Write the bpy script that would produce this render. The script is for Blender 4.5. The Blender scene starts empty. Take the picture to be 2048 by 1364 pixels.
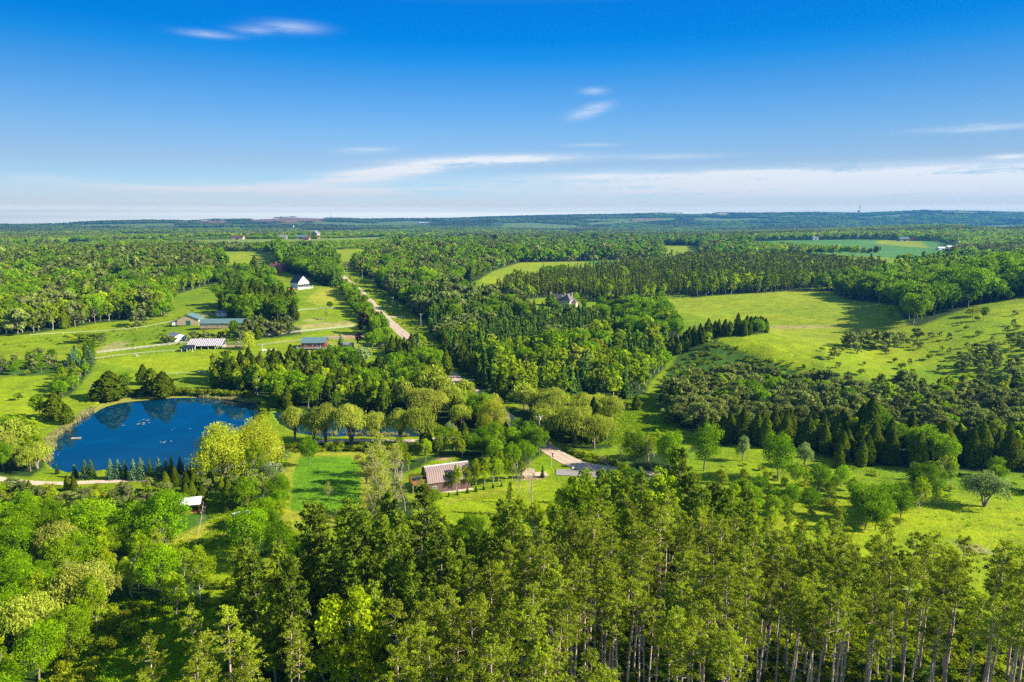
import bpy, math, random
import numpy as np
from mathutils import Vector, Matrix

# ------------------------------------------------------------------ camera, world, sun
SC = bpy.context.scene
COL = SC.collection
W, Hh, F = 2048.0, 1364.0, 1365.33
PITCH = math.radians(10.05)
EYE = 75.0
cam_d = bpy.data.cameras.new('camera'); cam = bpy.data.objects.new('camera', cam_d); COL.objects.link(cam)
cam_d.sensor_width = 36.0; cam_d.lens = 24.0; cam_d.clip_start = 0.5; cam_d.clip_end = 60000.0
cam.location = (0, 0, EYE); cam.rotation_euler = (math.radians(90) - PITCH, 0, 0)
SC.camera = cam
SC.view_settings.view_transform = 'Standard'
SC.view_settings.look = 'None'
SC.view_settings.exposure = 1.2
SC.view_settings.gamma = 1.0
SC.cycles.use_denoising = False
SC.cycles.max_bounces = 5
SC.cycles.diffuse_bounces = 3
SC.cycles.glossy_bounces = 2
SC.cycles.transmission_bounces = 2
SC.cycles.volume_bounces = 0
SC.cycles.transparent_max_bounces = 2
SC.cycles.use_adaptive_sampling = True
SC.cycles.adaptive_threshold = 0.012
SC.cycles.caustics_reflective = False
SC.cycles.caustics_refractive = False
SC.cycles.use_light_tree = False

SUN_EL = math.radians(31.0)
SUN_AZ = math.radians(-9.0)          # measured from +X (camera right) towards +Y
sun_dir = Vector((math.cos(SUN_EL) * math.cos(SUN_AZ), math.cos(SUN_EL) * math.sin(SUN_AZ), math.sin(SUN_EL)))
sl = bpy.data.lights.new('sun', 'SUN'); sl.energy = 5.0; sl.angle = math.radians(0.55); sl.color = (1.0, 0.91, 0.74)
so = bpy.data.objects.new('sun', sl); COL.objects.link(so)
so.rotation_euler = sun_dir.to_track_quat('Z', 'Y').to_euler()


class NT:
    """tiny helper for wiring shader nodes"""
    def __init__(s, tree): s.t = tree; s.n = tree.nodes; s.l = tree.links
    def node(s, typ, **kw):
        n = s.n.new(typ)
        for k, v in kw.items(): setattr(n, k, v)
        return n
    def put(s, sock, v):
        if v is None: return
        if hasattr(v, 'is_output') or isinstance(v, bpy.types.NodeSocket): s.l.new(v, sock)
        else: sock.default_value = v
    def math(s, op, a, b=None, c=None, clamp=False):
        n = s.node('ShaderNodeMath', operation=op, use_clamp=clamp)
        s.put(n.inputs[0], a); s.put(n.inputs[1], b)
        if c is not None: s.put(n.inputs[2], c)
        return n.outputs[0]
    def mix(s, fac, a, b, mode='MIX'):
        n = s.node('ShaderNodeMix', data_type='RGBA', blend_type=mode)
        s.put(n.inputs[0], fac); s.put(n.inputs[6], a); s.put(n.inputs[7], b)
        return n.outputs[2]
    def ramp(s, fac, stops, interp='LINEAR'):
        n = s.node('ShaderNodeValToRGB'); n.color_ramp.interpolation = interp
        cr = n.color_ramp
        while len(cr.elements) < len(stops): cr.elements.new(0.5)
        for e, (p, c) in zip(cr.elements, stops):
            e.position = p; e.color = c if len(c) == 4 else (*c, 1)
        s.put(n.inputs[0], fac); return n.outputs[0]
    def noise(s, vec, scale, detail=3, rough=0.55, dist=0.0):
        n = s.node('ShaderNodeTexNoise'); s.put(n.inputs['Vector'], vec)
        n.inputs['Scale'].default_value = scale; n.inputs['Detail'].default_value = detail
        n.inputs['Roughness'].default_value = rough; n.inputs['Distortion'].default_value = dist
        return n.outputs['Fac']
    def mapping(s, vec, scale=(1, 1, 1), loc=(0, 0, 0), rot=(0, 0, 0)):
        n = s.node('ShaderNodeMapping'); s.put(n.inputs['Vector'], vec)
        n.inputs['Scale'].default_value = scale; n.inputs['Location'].default_value = loc; n.inputs['Rotation'].default_value = rot
        return n.outputs[0]


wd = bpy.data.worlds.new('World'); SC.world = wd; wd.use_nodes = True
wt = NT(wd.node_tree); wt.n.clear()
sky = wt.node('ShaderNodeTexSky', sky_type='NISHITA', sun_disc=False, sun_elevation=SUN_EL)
sky.sun_rotation = math.radians(90) - SUN_AZ
sky.altitude = 300; sky.air_density = 1.0; sky.dust_density = 0.3; sky.ozone_density = 2.0
tc = wt.node('ShaderNodeTexCoord').outputs['Generated']
sx = wt.node('ShaderNodeSeparateXYZ'); wt.put(sx.inputs[0], tc)
zz = sx.outputs[2]
# deeper blue upwards, milky at the horizon; unseen upper dome greyed to neutralise ambient light
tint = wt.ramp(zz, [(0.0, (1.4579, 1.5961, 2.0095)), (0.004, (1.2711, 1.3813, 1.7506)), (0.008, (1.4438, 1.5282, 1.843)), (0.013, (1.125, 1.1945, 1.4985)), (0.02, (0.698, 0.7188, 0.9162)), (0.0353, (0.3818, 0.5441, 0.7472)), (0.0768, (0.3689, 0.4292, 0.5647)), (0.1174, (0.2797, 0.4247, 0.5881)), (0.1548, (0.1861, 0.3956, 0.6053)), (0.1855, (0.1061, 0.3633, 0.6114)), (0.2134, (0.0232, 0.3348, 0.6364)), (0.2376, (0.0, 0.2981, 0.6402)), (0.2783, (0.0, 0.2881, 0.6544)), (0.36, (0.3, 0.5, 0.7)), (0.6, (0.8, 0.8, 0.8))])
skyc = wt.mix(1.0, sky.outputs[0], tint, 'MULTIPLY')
# evens out the darker band that lies at right angles to the sun
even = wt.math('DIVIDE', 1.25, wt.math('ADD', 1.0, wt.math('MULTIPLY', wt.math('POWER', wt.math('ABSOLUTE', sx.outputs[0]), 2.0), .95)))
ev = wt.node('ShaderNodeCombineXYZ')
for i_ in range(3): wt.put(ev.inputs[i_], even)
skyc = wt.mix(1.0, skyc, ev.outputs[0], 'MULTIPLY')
# thin cirrus: azimuth and height of the view direction drive streaky noise inside a few soft patches
az = wt.math('ARCTAN2', sx.outputs[0], sx.outputs[1])
cv = wt.node('ShaderNodeCombineXYZ'); wt.put(cv.inputs[0], az); wt.put(cv.inputs[1], wt.math('ADD', zz, wt.math('MULTIPLY', az, -.012)))
streak = wt.noise(wt.mapping(cv.outputs[0], (3.2, 75, 1)), 1.0, 6, .62, .9)
wisp = wt.noise(wt.mapping(cv.outputs[0], (40, 150, 1), rot=(0, 0, .12)), 1.0, 9, .78, .8)
CLOUDS = [(585,54,38,7,.24,0),(415,68,32,4,.24,0),(508,60,26,5,.18,0),(1180,222,28,8,.36,-.25),(1188,182,18,5,.22,0),(750,349,85,9,1.0,-.10),(840,335,60,7,.55,-.10),(980,321,120,7,.95,-.03),(560,379,210,8,.6,0),
          (1700,358,420,15,1.15,0),(1260,352,110,4,.45,0),(1900,368,300,14,.8,0),(1520,343,60,3,.55,0),(1950,255,70,5,.34,0),(2020,313,24,3,.5,0),(1000,395,1500,17,.42,0),(735,300,40,5,.26,-.05),(75,355,40,5,.2,0),(1340,313,80,4,.22,0),(1185,290,40,3,.16,0)]
cov = None
for (cu, cvv, su, sv, st, tl) in CLOUDS:
    up_ = (Hh / 2 - cvv) / F; a0 = math.atan2((cu - W / 2) / F, math.cos(PITCH) + up_ * math.sin(PITCH))
    z0 = (-math.sin(PITCH) + up_ * math.cos(PITCH)) / math.sqrt(1 + up_ * up_ + ((cu - W / 2) / F) ** 2)
    dx = wt.math('SUBTRACT', az, a0); dy = wt.math('SUBTRACT', zz, z0)
    if tl: dy = wt.math('ADD', dy, wt.math('MULTIPLY', dx, tl))
    e = wt.math('ADD', wt.math('POWER', wt.math('ABSOLUTE', wt.math('DIVIDE', dx, su / F)), 2.0), wt.math('POWER', wt.math('ABSOLUTE', wt.math('DIVIDE', dy, sv / F)), 2.0))
    gsn = wt.math('MULTIPLY', wt.math('EXPONENT', wt.math('MULTIPLY', e, -.7)), st)
    cov = gsn if cov is None else wt.math('ADD', cov, gsn)
tex = wt.math('ADD', wt.math('MULTIPLY', streak, 1.1), wt.math('MULTIPLY', wisp, .75))
tex = wt.ramp(tex, [(.66, (0, 0, 0)), (.98, (1, 1, 1))])
cover = wt.math('MULTIPLY', cov, wt.math('ADD', wt.math('MULTIPLY', tex, 1.5), .10), clamp=True)
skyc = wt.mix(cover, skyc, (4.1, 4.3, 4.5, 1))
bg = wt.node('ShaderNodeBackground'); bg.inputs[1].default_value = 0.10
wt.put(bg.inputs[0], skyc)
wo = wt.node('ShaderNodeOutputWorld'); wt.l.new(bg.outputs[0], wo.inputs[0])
# ------------------------------------------------------------------ projection and terrain
cp_, sp_ = math.cos(PITCH), math.sin(PITCH)
def ray(u, v):
    a = (np.asarray(u, float) - W / 2) / F; b = -(np.asarray(v, float) - Hh / 2) / F
    return a, cp_ + b * sp_, -sp_ + b * cp_
def px(x, y, z):
    dz = z - EYE
    d = y * cp_ - dz * sp_
    d = np.where(d < 1e-3, 1e-3, d)
    up = y * sp_ + dz * cp_
    return W / 2 + F * x / d, Hh / 2 - F * up / d
def at_z(u, v, z):
    a, b, c = ray(u, v); t = (z - EYE) / c
    return a * t, b * t

CTRL = [
 (100,860,.7),(60,900,.9),(250,985,1.0),(430,965,1.0),(600,960,1.4),(700,900,.9),(850,985,1.4),(1000,960,1.0),
 (1115,913,.5),(1009,838,.6),(934,776,.8),(833,694,3.3),(763,629,9.0),(691,560,19.4),(676,543,23.0),
 (50,830,1.6),(50,740,2.5),(150,700,3.6),(200,670,5.2),(20,672,6),(300,745,2.0),(420,765,1.2),(250,705,3.8),
 (420,695,4.6),(350,642,8.4),(430,640,9.2),(640,694,4.4),(600,745,1.4),(560,640,10.2),(600,572,18.5),(500,580,15.5),
 (400,590,13),(300,600,11),(200,620,9),(50,640,8),(550,540,22),(130,945,.6),(300,785,.7),(500,800,.6),(400,950,.7),
 (760,880,.6),(50,570,13),(200,540,17),(400,530,21),(100,505,21),(450,520,23),(690,505,26),(700,530,24.5),
 (450,480,33),(700,480,33),(100,485,14),(1100,800,1.2),(1230,822,.5),(1000,700,4.2),(900,650,8.0),(1000,640,8),(1120,608,9.5),
 (1000,562,15.5),(850,560,18),(1080,535,18),(1200,540,16.5),(1050,500,17),(1250,580,12.5),(1150,622,8),(1300,700,3.2),
 (1250,765,1.2),(1400,765,1.6),(1355,740,2.2),(1440,664,15.5),(1410,680,11.5),(1480,690,11.5),(1540,692,12.5),(1640,722,8.8),(1500,640,9.3),
 (1600,645,11),(1600,600,14),(1400,592,12.5),(1750,620,13.5),(1560,665,10.3),(1480,730,4.5),(1560,745,4.2),(1800,700,9.5),(1900,640,18),(2000,625,23),
 (1850,605,20),(2045,565,32),(1950,760,6),(2040,700,14),(1700,780,4),(1500,800,2),(1900,850,3),(1500,880,1.6),
 (1700,930,1.4),(2000,950,1.6),(1900,1050,2.2),(2040,1100,3),(1600,1300,8),(1200,1250,6),(900,1250,5),(1300,1060,2.6),
 (2000,1300,8),(600,1300,4),(200,1250,3),(100,1100,1.8),(400,1080,1.4),(700,1080,2.4),(1700,500,23),(1600,488,26),
 (1860,520,20),(1500,530,16),(1700,560,15),(1300,500,16),(1000,480,16),
]
_px, _py, _pz = [], [], []
for (u, v, z) in CTRL:
    x, y = at_z(u, v, z); _px.append(float(x)); _py.append(float(y)); _pz.append(z)
for (x, y, z) in [(0,15,10),(-60,20,8),(60,20,11),(-150,40,3),(150,60,9),(-400,250,4),(-700,600,14),(400,250,5),(600,400,30),(900,900,26),(-1200,1200,16),
                  (-3000,2500,12),(3000,2500,30),(0,3500,8),(-1500,3600,8),(1500,3600,12),(-2500,5000,12),(2500,5000,20),(0,5500,12),(700,2900,10),(-700,2900,12),(1900,3300,40)]:
    _px.append(x); _py.append(y); _pz.append(z)
_px, _py, _pz = map(np.array, (_px, _py, _pz))
def _q(x, y):
    r = np.hypot(x, y) + 1.0
    return 3.0 * np.arctan2(x, y), 2.0 * np.log(r)
_qa, _qb = _q(_px, _py)
def _phi(d2): return 0.5 * d2 * np.log(d2 + 1e-9)
_n = len(_px)
A_ = np.zeros((_n + 3, _n + 3))
A_[:_n, :_n] = _phi((_qa[:, None] - _qa) ** 2 + (_qb[:, None] - _qb) ** 2) + 0.004 * np.eye(_n)
A_[:_n, _n] = 1; A_[:_n, _n + 1] = _qa; A_[:_n, _n + 2] = _qb; A_[_n:, :_n] = A_[:_n, _n:].T
_w = np.linalg.solve(A_, np.concatenate([_pz, [0, 0, 0]]))
RIDGE_U = [-1500,-600,0,50,100,150,200,300,350,400,450,500,550,600,650,700,740,800,900,1000,1060,1150,1250,1300,1400,1500,1600,1700,1760,1820,1900,2000,2048,2600,3500]
RIDGE_V = [440,446,449,451,450,449,445,442,442,443,440,440,438,435,437,438,439.5,438.5,438,434.5,433,431,429.5,427.5,427.5,428,426.5,428,426,423.5,424.5,426.5,428,430,436]
_rth = np.arctan2((np.array(RIDGE_U, float) - W / 2) / F, cp_)
_rv = np.array(RIDGE_V)
def vnoise(x, y, s, seed=0):
    """smooth value noise, 0..1"""
    x = np.asarray(x, float) / s; y = np.asarray(y, float) / s
    xi = np.floor(x).astype(np.int64); yi = np.floor(y).astype(np.int64); fx = x - xi; fy = y - yi
    fx = fx * fx * (3 - 2 * fx); fy = fy * fy * (3 - 2 * fy)
    def h(a, b):
        k = (a * 374761393 + b * 668265263 + seed * 974634777) & 0xffffffff
        k = ((k ^ (k >> 13)) * 1274126177) & 0xffffffff
        return ((k ^ (k >> 16)) & 0xffff) / 65535.0
    return (h(xi, yi) * (1 - fx) + h(xi + 1, yi) * fx) * (1 - fy) + (h(xi, yi + 1) * (1 - fx) + h(xi + 1, yi + 1) * fx) * fy
def sstep(a, b, x):
    t = np.clip((x - a) / (b - a), 0, 1); return t * t * (3 - 2 * t)
def H(x, y):
    x = np.asarray(x, float); y = np.asarray(y, float); shp = x.shape
    x = x.ravel(); y = y.ravel(); out = np.empty_like(x)
    for i in range(0, len(x), 20000):
        xs, ys = x[i:i + 20000], y[i:i + 20000]
        a, b = _q(xs, ys); r = np.hypot(xs, ys); th = np.arctan2(xs, ys)
        b_ = np.clip(b, 2 * math.log(12), 2 * math.log(6000)); a_ = np.clip(a, -3.3, 3.3)
        d2 = (a_[:, None] - _qa) ** 2 + (b_[:, None] - _qb) ** 2
        z = _phi(d2) @ _w[:_n] + _w[_n] + _w[_n + 1] * a_ + _w[_n + 2] * b_
        z = np.clip(z, -2, 60)
        rv = np.interp(th, _rth, _rv)
        # elevation angle of the skyline -> height of the ridge at 8 km
        bb = -(rv - Hh / 2) / F
        cth = np.cos(th)
        el = np.arctan2((-sp_ + bb * cp_), (cp_ + bb * sp_) / np.maximum(cth, .2))
        rz = EYE + 8000 * np.tan(el)
        und = (vnoise(xs, ys, 900, 3) - .5) * 26 * sstep(3200, 5000, r) * (1 - sstep(7300, 8000, r))
        far = 12 + (rz - 12) * sstep(4700, 8000, r) + und - 60 * sstep(8300, 11000, r)
        k = sstep(3600, 5200, r)
        small = (vnoise(xs, ys, 60, 5) - .5) * 2.7 * sstep(300, 460, r) + (vnoise(xs, ys, 170, 6) - .5) * 3.0 * sstep(450, 1100, r)
        k2 = (1 - sstep(1.3, 2.2, np.abs(th)))
        out[i:i + 20000] = ((z + small * (r < 9000)) * (1 - k) + far * k) * k2 + 12 * (1 - k2)
    return out.reshape(shp)
_RR = np.exp(np.linspace(math.log(30), math.log(9000), 1500))
def G(u, v):
    """where the ray through pixel (u, v) meets the terrain"""
    a, b, c = [float(k) for k in ray(u, v)]
    hl = math.hypot(a, b); t = _RR / hl
    d = EYE + c * t - H(a * t, b * t)
    i = int(np.argmax(d < 0))
    if not (d < 0).any(): i = len(t) - 1
    i = max(i, 1)
    f = d[i - 1] / (d[i - 1] - d[i] + 1e-9); tt = t[i - 1] + (t[i] - t[i - 1]) * min(max(f, 0), 1)
    x, y = a * tt, b * tt
    return x, y, float(H(np.array([x]), np.array([y]))[0])
def inpoly(u, v, poly):
    u = np.asarray(u); v = np.asarray(v); ins = np.zeros(u.shape, bool)
    n = len(poly); j = n - 1
    for i in range(n):
        (xi, yi), (xj, yj) = poly[i], poly[j]
        c = ((yi > v) != (yj > v)) & (u < (xj - xi) * (v - yi) / ((yj - yi) or 1e-9) + xi)
        ins ^= c; j = i
    return ins
# ------------------------------------------------------------------ materials
def new_mat(name):
    m = bpy.data.materials.new(name); m.use_nodes = True
    t = NT(m.node_tree); t.n.clear()
    out = t.node('ShaderNodeOutputMaterial')
    return m, t, out
def solid(name, col, rough=.8, var=.12, scale=3.0, metal=0.0, bump=0.0):
    m, t, out = new_mat(name)
    p = t.node('ShaderNodeBsdfPrincipled'); p.inputs['Roughness'].default_value = rough; p.inputs['Metallic'].default_value = metal
    co = t.node('ShaderNodeTexCoord').outputs['Object']
    n = t.noise(co, scale, 4, .6)
    c = t.mix(n, tuple(k * (1 - var * 2) for k in col) + (1,), tuple(min(1, k * (1 + var * 2)) for k in col) + (1,))
    t.put(p.inputs['Base Color'], c)
    if bump:
        b = t.node('ShaderNodeBump'); b.inputs['Strength'].default_value = bump; b.inputs['Distance'].default_value = .05
        t.put(b.inputs['Height'], n); t.put(p.inputs['Normal'], b.outputs[0])
    t.put(out.inputs[0], p.outputs[0]); return m
def striped(name, ca, cb, period, axis=0, duty=.5, rough=.6, metal=0.0, noise=.15):
    """corrugation, boards or standing seams: stripes along one object axis"""
    m, t, out = new_mat(name)
    p = t.node('ShaderNodeBsdfPrincipled'); p.inputs['Roughness'].default_value = rough; p.inputs['Metallic'].default_value = metal
    co = t.node('ShaderNodeTexCoord').outputs['Object']
    s = t.node('ShaderNodeSeparateXYZ'); t.put(s.inputs[0], co)
    f = t.math('FRACT', t.math('DIVIDE', s.outputs[axis], period))
    f = t.math('LESS_THAN', f, duty)
    c = t.mix(f, ca + (1,), cb + (1,))
    n = t.noise(t.mapping(co, (1, 1, .4)), 1.3, 4, .6)
    c = t.mix(1.0, c, t.ramp(n, [(0.2, (1 - noise,) * 3), (0.8, (1 + noise * .3,) * 3)]), 'MULTIPLY')
    t.put(p.inputs['Base Color'], c); t.put(out.inputs[0], p.outputs[0]); return m
def leaf_mat(name, ca, cb, cc=None, trans=.3, rough=.75, spread=1.0, gain=(1.92, 1.5, .45)):
    """foliage: ca..cb from tree to tree, every leaf clump a little different; cc = young shoots"""
    g_ = lambda c: (c[0] * gain[0], c[1] * gain[1], c[2] * gain[2])
    ca, cb, cc = g_(ca), g_(cb), g_(cc) if cc else None
    m, t, out = new_mat(name)
    oi = t.node('ShaderNodeObjectInfo').outputs['Random']
    at = t.node('ShaderNodeAttribute'); at.attribute_name = 'tint'; ti = at.outputs['Fac']
    base = t.mix(oi, ca + (1,), cb + (1,))
    # value spread from tree to tree
    o2 = t.math('FRACT', t.math('MULTIPLY', oi, 7.31))
    val = t.math('ADD', t.math('MULTIPLY', o2, .62 * spread), 1 - .31 * spread)
    v2 = t.math('ADD', t.math('MULTIPLY', ti, .75), .62)
    val = t.math('MULTIPLY', val, v2)
    cmb = t.node('ShaderNodeCombineXYZ')
    for i in range(3): t.put(cmb.inputs[i], val)
    base = t.mix(1.0, base, cmb.outputs[0], 'MULTIPLY')
    if cc:
        f = t.math('MULTIPLY', t.math('GREATER_THAN', ti, .8), .6)
        base = t.mix(f, base, cc + (1,))
    d = t.node('ShaderNodeBsdfDiffuse'); t.put(d.inputs[0], base)
    tr = t.node('ShaderNodeBsdfTranslucent')
    t.put(tr.inputs[0], t.mix(1.0, base, (1.25, 1.25, .5, 1), 'MULTIPLY'))
    mx = t.node('ShaderNodeMixShader'); mx.inputs[0].default_value = trans + .08
    t.l.new(d.outputs[0], mx.inputs[1]); t.l.new(tr.outputs[0], mx.inputs[2])
    t.put(out.inputs[0], mx.outputs[0]); return m

LEAF = {
 'red_pine': leaf_mat('red_pine_needles', (.120, .170, .020), (.145, .205, .024), (.20, .26, .05), .3, gain=(1.9, 1.68, .8)),
 'white_pine': leaf_mat('white_pine_needles', (.070, .125, .024), (.110, .175, .024), (.15, .25, .05), .3, gain=(2.05, 1.75, .65)),
 'maple_tree': leaf_mat('maple_leaves', (.070, .180, .006), (.130, .270, .010), (.17, .32, .015), .35),
 'aspen_tree': leaf_mat('aspen_leaves', (.115, .230, .012), (.190, .300, .020), (.21, .34, .03), .38),
 'willow_tree': leaf_mat('willow_leaves', (.215, .285, .045), (.26, .31, .075), (.33, .37, .10), .35, spread=.6, gain=(1.62, 1.5, .85)),
 'weeping_willow': leaf_mat('weeping_willow_leaves', (.26, .33, .030), (.29, .35, .045), (.36, .41, .07), .38, gain=(1.5, 1.36, .7)),
 'silver_willow': leaf_mat('silver_willow_leaves', (.17, .23, .12), (.20, .26, .14), (.27, .33, .2), .3, gain=(1.35, 1.35, 1.0)),
 'cedar_tree': leaf_mat('cedar_sprays', (.060, .095, .006), (.105, .135, .010), (.14, .18, .015), .15, gain=(1.4, 1.45, .6)),
 'spruce_tree': leaf_mat('spruce_needles', (.040, .085, .030), (.070, .125, .018), (.11, .18, .04), .12, gain=(1.5, 1.45, .7)),
 'blue_spruce': leaf_mat('blue_spruce_needles', (.070, .140, .070), (.085, .160, .085), (.14, .22, .12), .12, gain=(1.2, 1.2, 1.1)),
 'scots_pine': leaf_mat('scots_pine_needles', (.115, .150, .055), (.160, .195, .060), (.20, .215, .09), .2, gain=(1.52, 1.5, 1.05)),
 'plantation_pine': leaf_mat('plantation_pine_needles', (.060, .092, .018), (.085, .120, .022), (.12, .16, .03), .12, spread=.6, gain=(1.6, 1.45, .7)),
 'purple_maple': leaf_mat('purple_leaves', (.022, .014, .014), (.030, .016, .016), (.05, .025, .022), .05, gain=(1, 1, 1)),
 'shrub': leaf_mat('shrub_leaves', (.110, .210, .012), (.150, .215, .030), (.21, .28, .04), .3),
 'dark_bush': leaf_mat('dark_bush_leaves', (.040, .090, .012), (.070, .120, .016), (.09, .15, .03), .25),
 'reed': leaf_mat('reed_blades', (.38, .36, .16), (.44, .40, .2), (.5, .46, .26), .3, gain=(.95, .98, .9)),
 'blossom_shrub': leaf_mat('blossom_shrub_leaves', (.26, .34, .14), (.28, .36, .16), (.7, .72, .55), .3, gain=(1, 1, 1)),
 'flower': leaf_mat('grass_blades', (.10, .24, .008), (.16, .30, .012), (.24, .33, .03), .35),
}
BARK = {
 'pine': solid('pine_bark', (.47, .35, .28), .9, .2, 2.5),
 'grey': solid('grey_bark', (.20, .165, .125), .9, .2, 2.5),
 'pale': solid('pale_bark', (.42, .40, .34), .85, .18, 3),
 'dead': solid('dead_wood', (.36, .29, .23), .9, .18, 3),
 'redtwig': solid('rusty_dead_wood', (.30, .15, .09), .9, .2, 3),
}
MT = {
 'gravel': None,
 'white': solid('white_paint', (.78, .78, .76), .6, .04),
 'whitemetal': solid('white_metal', (.72, .74, .78), .45, .04),
 'grey': solid('grey_boards', (.30, .30, .29), .8, .12),
 'darkroof': solid('slate_shingles', (.014, .026, .045), .75, .2, 6),
 'greyroof': solid('grey_shingles', (.20, .215, .235), .75, .1, 6),
 'tealroof': striped('teal_metal_roof', (.13, .235, .235), (.17, .28, .28), .6, 0, .12, .35, .1),
 'ribroof': striped('ribbed_metal_roof', (.74, .73, .74), (.24, .18, .20), 1.15, 0, .52, .5, 0, .25),
 'brownroof': striped('brown_metal_roof', (.40, .30, .265), (.23, .155, .145), .62, 0, .42, .45, .1),
 'brownside': striped('brown_board_siding', (.20, .12, .115), (.15, .085, .08), .35, 0, .8, .7),
 'tan': striped('tan_siding', (.46, .345, .225), (.52, .39, .26), .5, 0, .5, .75),
 'log': striped('red_log_siding', (.36, .10, .05), (.23, .06, .03), .3, 2, .75, .7),
 'brick': striped('red_brick', (.52, .22, .15), (.44, .17, .11), .25, 2, .7, .85),
 'redroof': solid('dark_red_roof', (.13, .055, .055), .7, .15, 5),
 'stone': solid('pale_stone', (.60, .48, .36), .85, .22, 1.4, bump=.3),
 'mansionroof': solid('mansion_shingles', (.13, .105, .12), .8, .15, 4),
 'deck': striped('cedar_deck_boards', (.48, .21, .075), (.36, .15, .05), .25, 0, .85, .6),
 'wood': solid('weathered_wood', (.34, .29, .23), .85, .18, 4),
 'pole': solid('utility_pole_wood', (.40, .36, .31), .85, .15, 3),
 'glass': solid('window_glass', (.03, .045, .06), .08, .05),
 'green_door': solid('green_door', (.01, .12, .07), .6, .08),
 'orange': solid('orange_wood', (.62, .22, .03), .7, .12),
 'dark': solid('dark_paint', (.02, .02, .025), .35, .05),
 'tyre': solid('tyre_rubber', (.02, .02, .02), .9, .05),
 'carwhite': solid('white_car_paint', (.75, .76, .78), .3, .03),
 'steel': solid('galvanised_steel', (.45, .46, .48), .4, .08, 2, .6),
 'redpaint': solid('red_paint', (.55, .03, .03), .6, .05),
 'yellow': solid('yellow_sign_paint', (.75, .42, .02), .5, .04),
 'bluepaint': solid('blue_plastic', (.02, .18, .55), .4, .05),
 'horse': solid('pale_horse_coat', (.68, .58, .54), .7, .1, 2),
 'beige': solid('beige_stucco', (.55, .47, .38), .85, .08),
 'palebrick': solid('pale_village_brick', (.42, .30, .25), .85, .1),
}
def gravel(name, ca, cb, cs, sc=.5):
    m, t, out = new_mat(name)
    p = t.node('ShaderNodeBsdfPrincipled'); p.inputs['Roughness'].default_value = .95
    co = t.node('ShaderNodeTexCoord').outputs['Object']
    uv = t.node('ShaderNodeAttribute'); uv.attribute_name = 'across'
    n = t.noise(co, sc, 5, .6); n2 = t.noise(co, .12, 3, .5)
    c = t.mix(t.ramp(n, [(.35, (0, 0, 0)), (.65, (1, 1, 1))]), ca + (1,), cb + (1,))
    # darker damp wheel tracks, pale loose shoulders
    tr = t.math('ABSOLUTE', t.math('SUBTRACT', t.math('ABSOLUTE', uv.outputs['Fac']), .42))
    f = t.math('MULTIPLY', t.ramp(tr, [(.08, (1, 1, 1)), (.26, (0, 0, 0))]), t.math('ADD', t.math('MULTIPLY', n2, .9), .05))
    c = t.mix(f, c, cs + (1,))
    t.put(p.inputs['Base Color'], c); t.put(out.inputs[0], p.outputs[0]); return m
MT['road'] = gravel('road_gravel', (.48, .365, .265), (.56, .45, .345), (.36, .235, .15))
MT['path'] = gravel('path_gravel', (.58, .44, .32), (.66, .52, .40), (.44, .31, .21))
MT['asphalt'] = gravel('asphalt', (.26, .235, .22), (.31, .28, .26), (.22, .20, .19))

# ground: base colours come from the mesh's field patches, the nodes add the growth pattern
def ground_mat():
    m, t, out = new_mat('ground_cover')
    p = t.node('ShaderNodeBsdfPrincipled'); p.inputs['Roughness'].default_value = .95
    p.inputs['Specular IOR Level'].default_value = .15
    ca = t.node('ShaderNodeVertexColor'); ca.layer_name = 'Col'
    ob = t.node('ShaderNodeTexCoord').outputs['Object']
    n1 = t.noise(ob, .9, 5, .7); n2 = t.noise(ob, .11, 5, .65, .6); n3 = t.noise(ob, .018, 4, .6, .4)
    n4 = t.noise(t.mapping(ob, (.05, .42, 1), rot=(0, 0, .25)), 1.0, 4, .6, .5)
    def gain(n, lo, hi): return t.ramp(n, [(.3, (lo, lo, lo)), (.7, (hi, hi, hi))])
    c = t.mix(1.0, ca.outputs[0], gain(n1, .70, 1.22), 'MULTIPLY')
    c = t.mix(1.0, c, gain(n2, .72, 1.2), 'MULTIPLY')
    c = t.mix(1.0, c, t.ramp(n3, [(.3, (.80, .90, .9)), (.7, (1.22, 1.06, 1.0))]), 'MULTIPLY')
    c = t.mix(1.0, c, t.ramp(n4, [(.3, (.86, .93, .9)), (.72, (1.2, 1.08, 1.1))]), 'MULTIPLY')
    wv = t.node('ShaderNodeTexWave', wave_type='BANDS', bands_direction='Y'); t.put(wv.inputs['Vector'], t.mapping(ob, (1, 1, 1), rot=(0, 0, .35))); wv.inputs['Scale'].default_value = .085; wv.inputs['Distortion'].default_value = 3.5; wv.inputs['Detail'].default_value = 2; wv.inputs['Detail Scale'].default_value = .25
    c = t.mix(t.math('MULTIPLY', n3, .32), c, t.mix(1.0, c, t.ramp(wv.outputs['Fac'], [(.2, (.72, .84, .8)), (.8, (1.3, 1.16, 1.1))]), 'MULTIPLY'))
    dry = t.math('MULTIPLY', t.ramp(t.noise(ob, .05, 6, .7, 1.0), [(.56, (0, 0, 0)), (.7, (1, 1, 1))]), .35)
    c = t.mix(dry, c, t.mix(1.0, c, (1.7, 1.15, 1.4, 1), 'MULTIPLY'))
    t.put(p.inputs['Base Color'], c)
    b = t.node('ShaderNodeBump'); b.inputs['Strength'].default_value = .6; b.inputs['Distance'].default_value = .5
    t.put(b.inputs['Height'], t.math('ADD', t.noise(ob, 1.6, 4, .7), t.math('MULTIPLY', n2, 2.5)))
    t.put(p.inputs['Normal'], b.outputs[0])
    t.put(out.inputs[0], p.outputs[0]); return m

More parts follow.
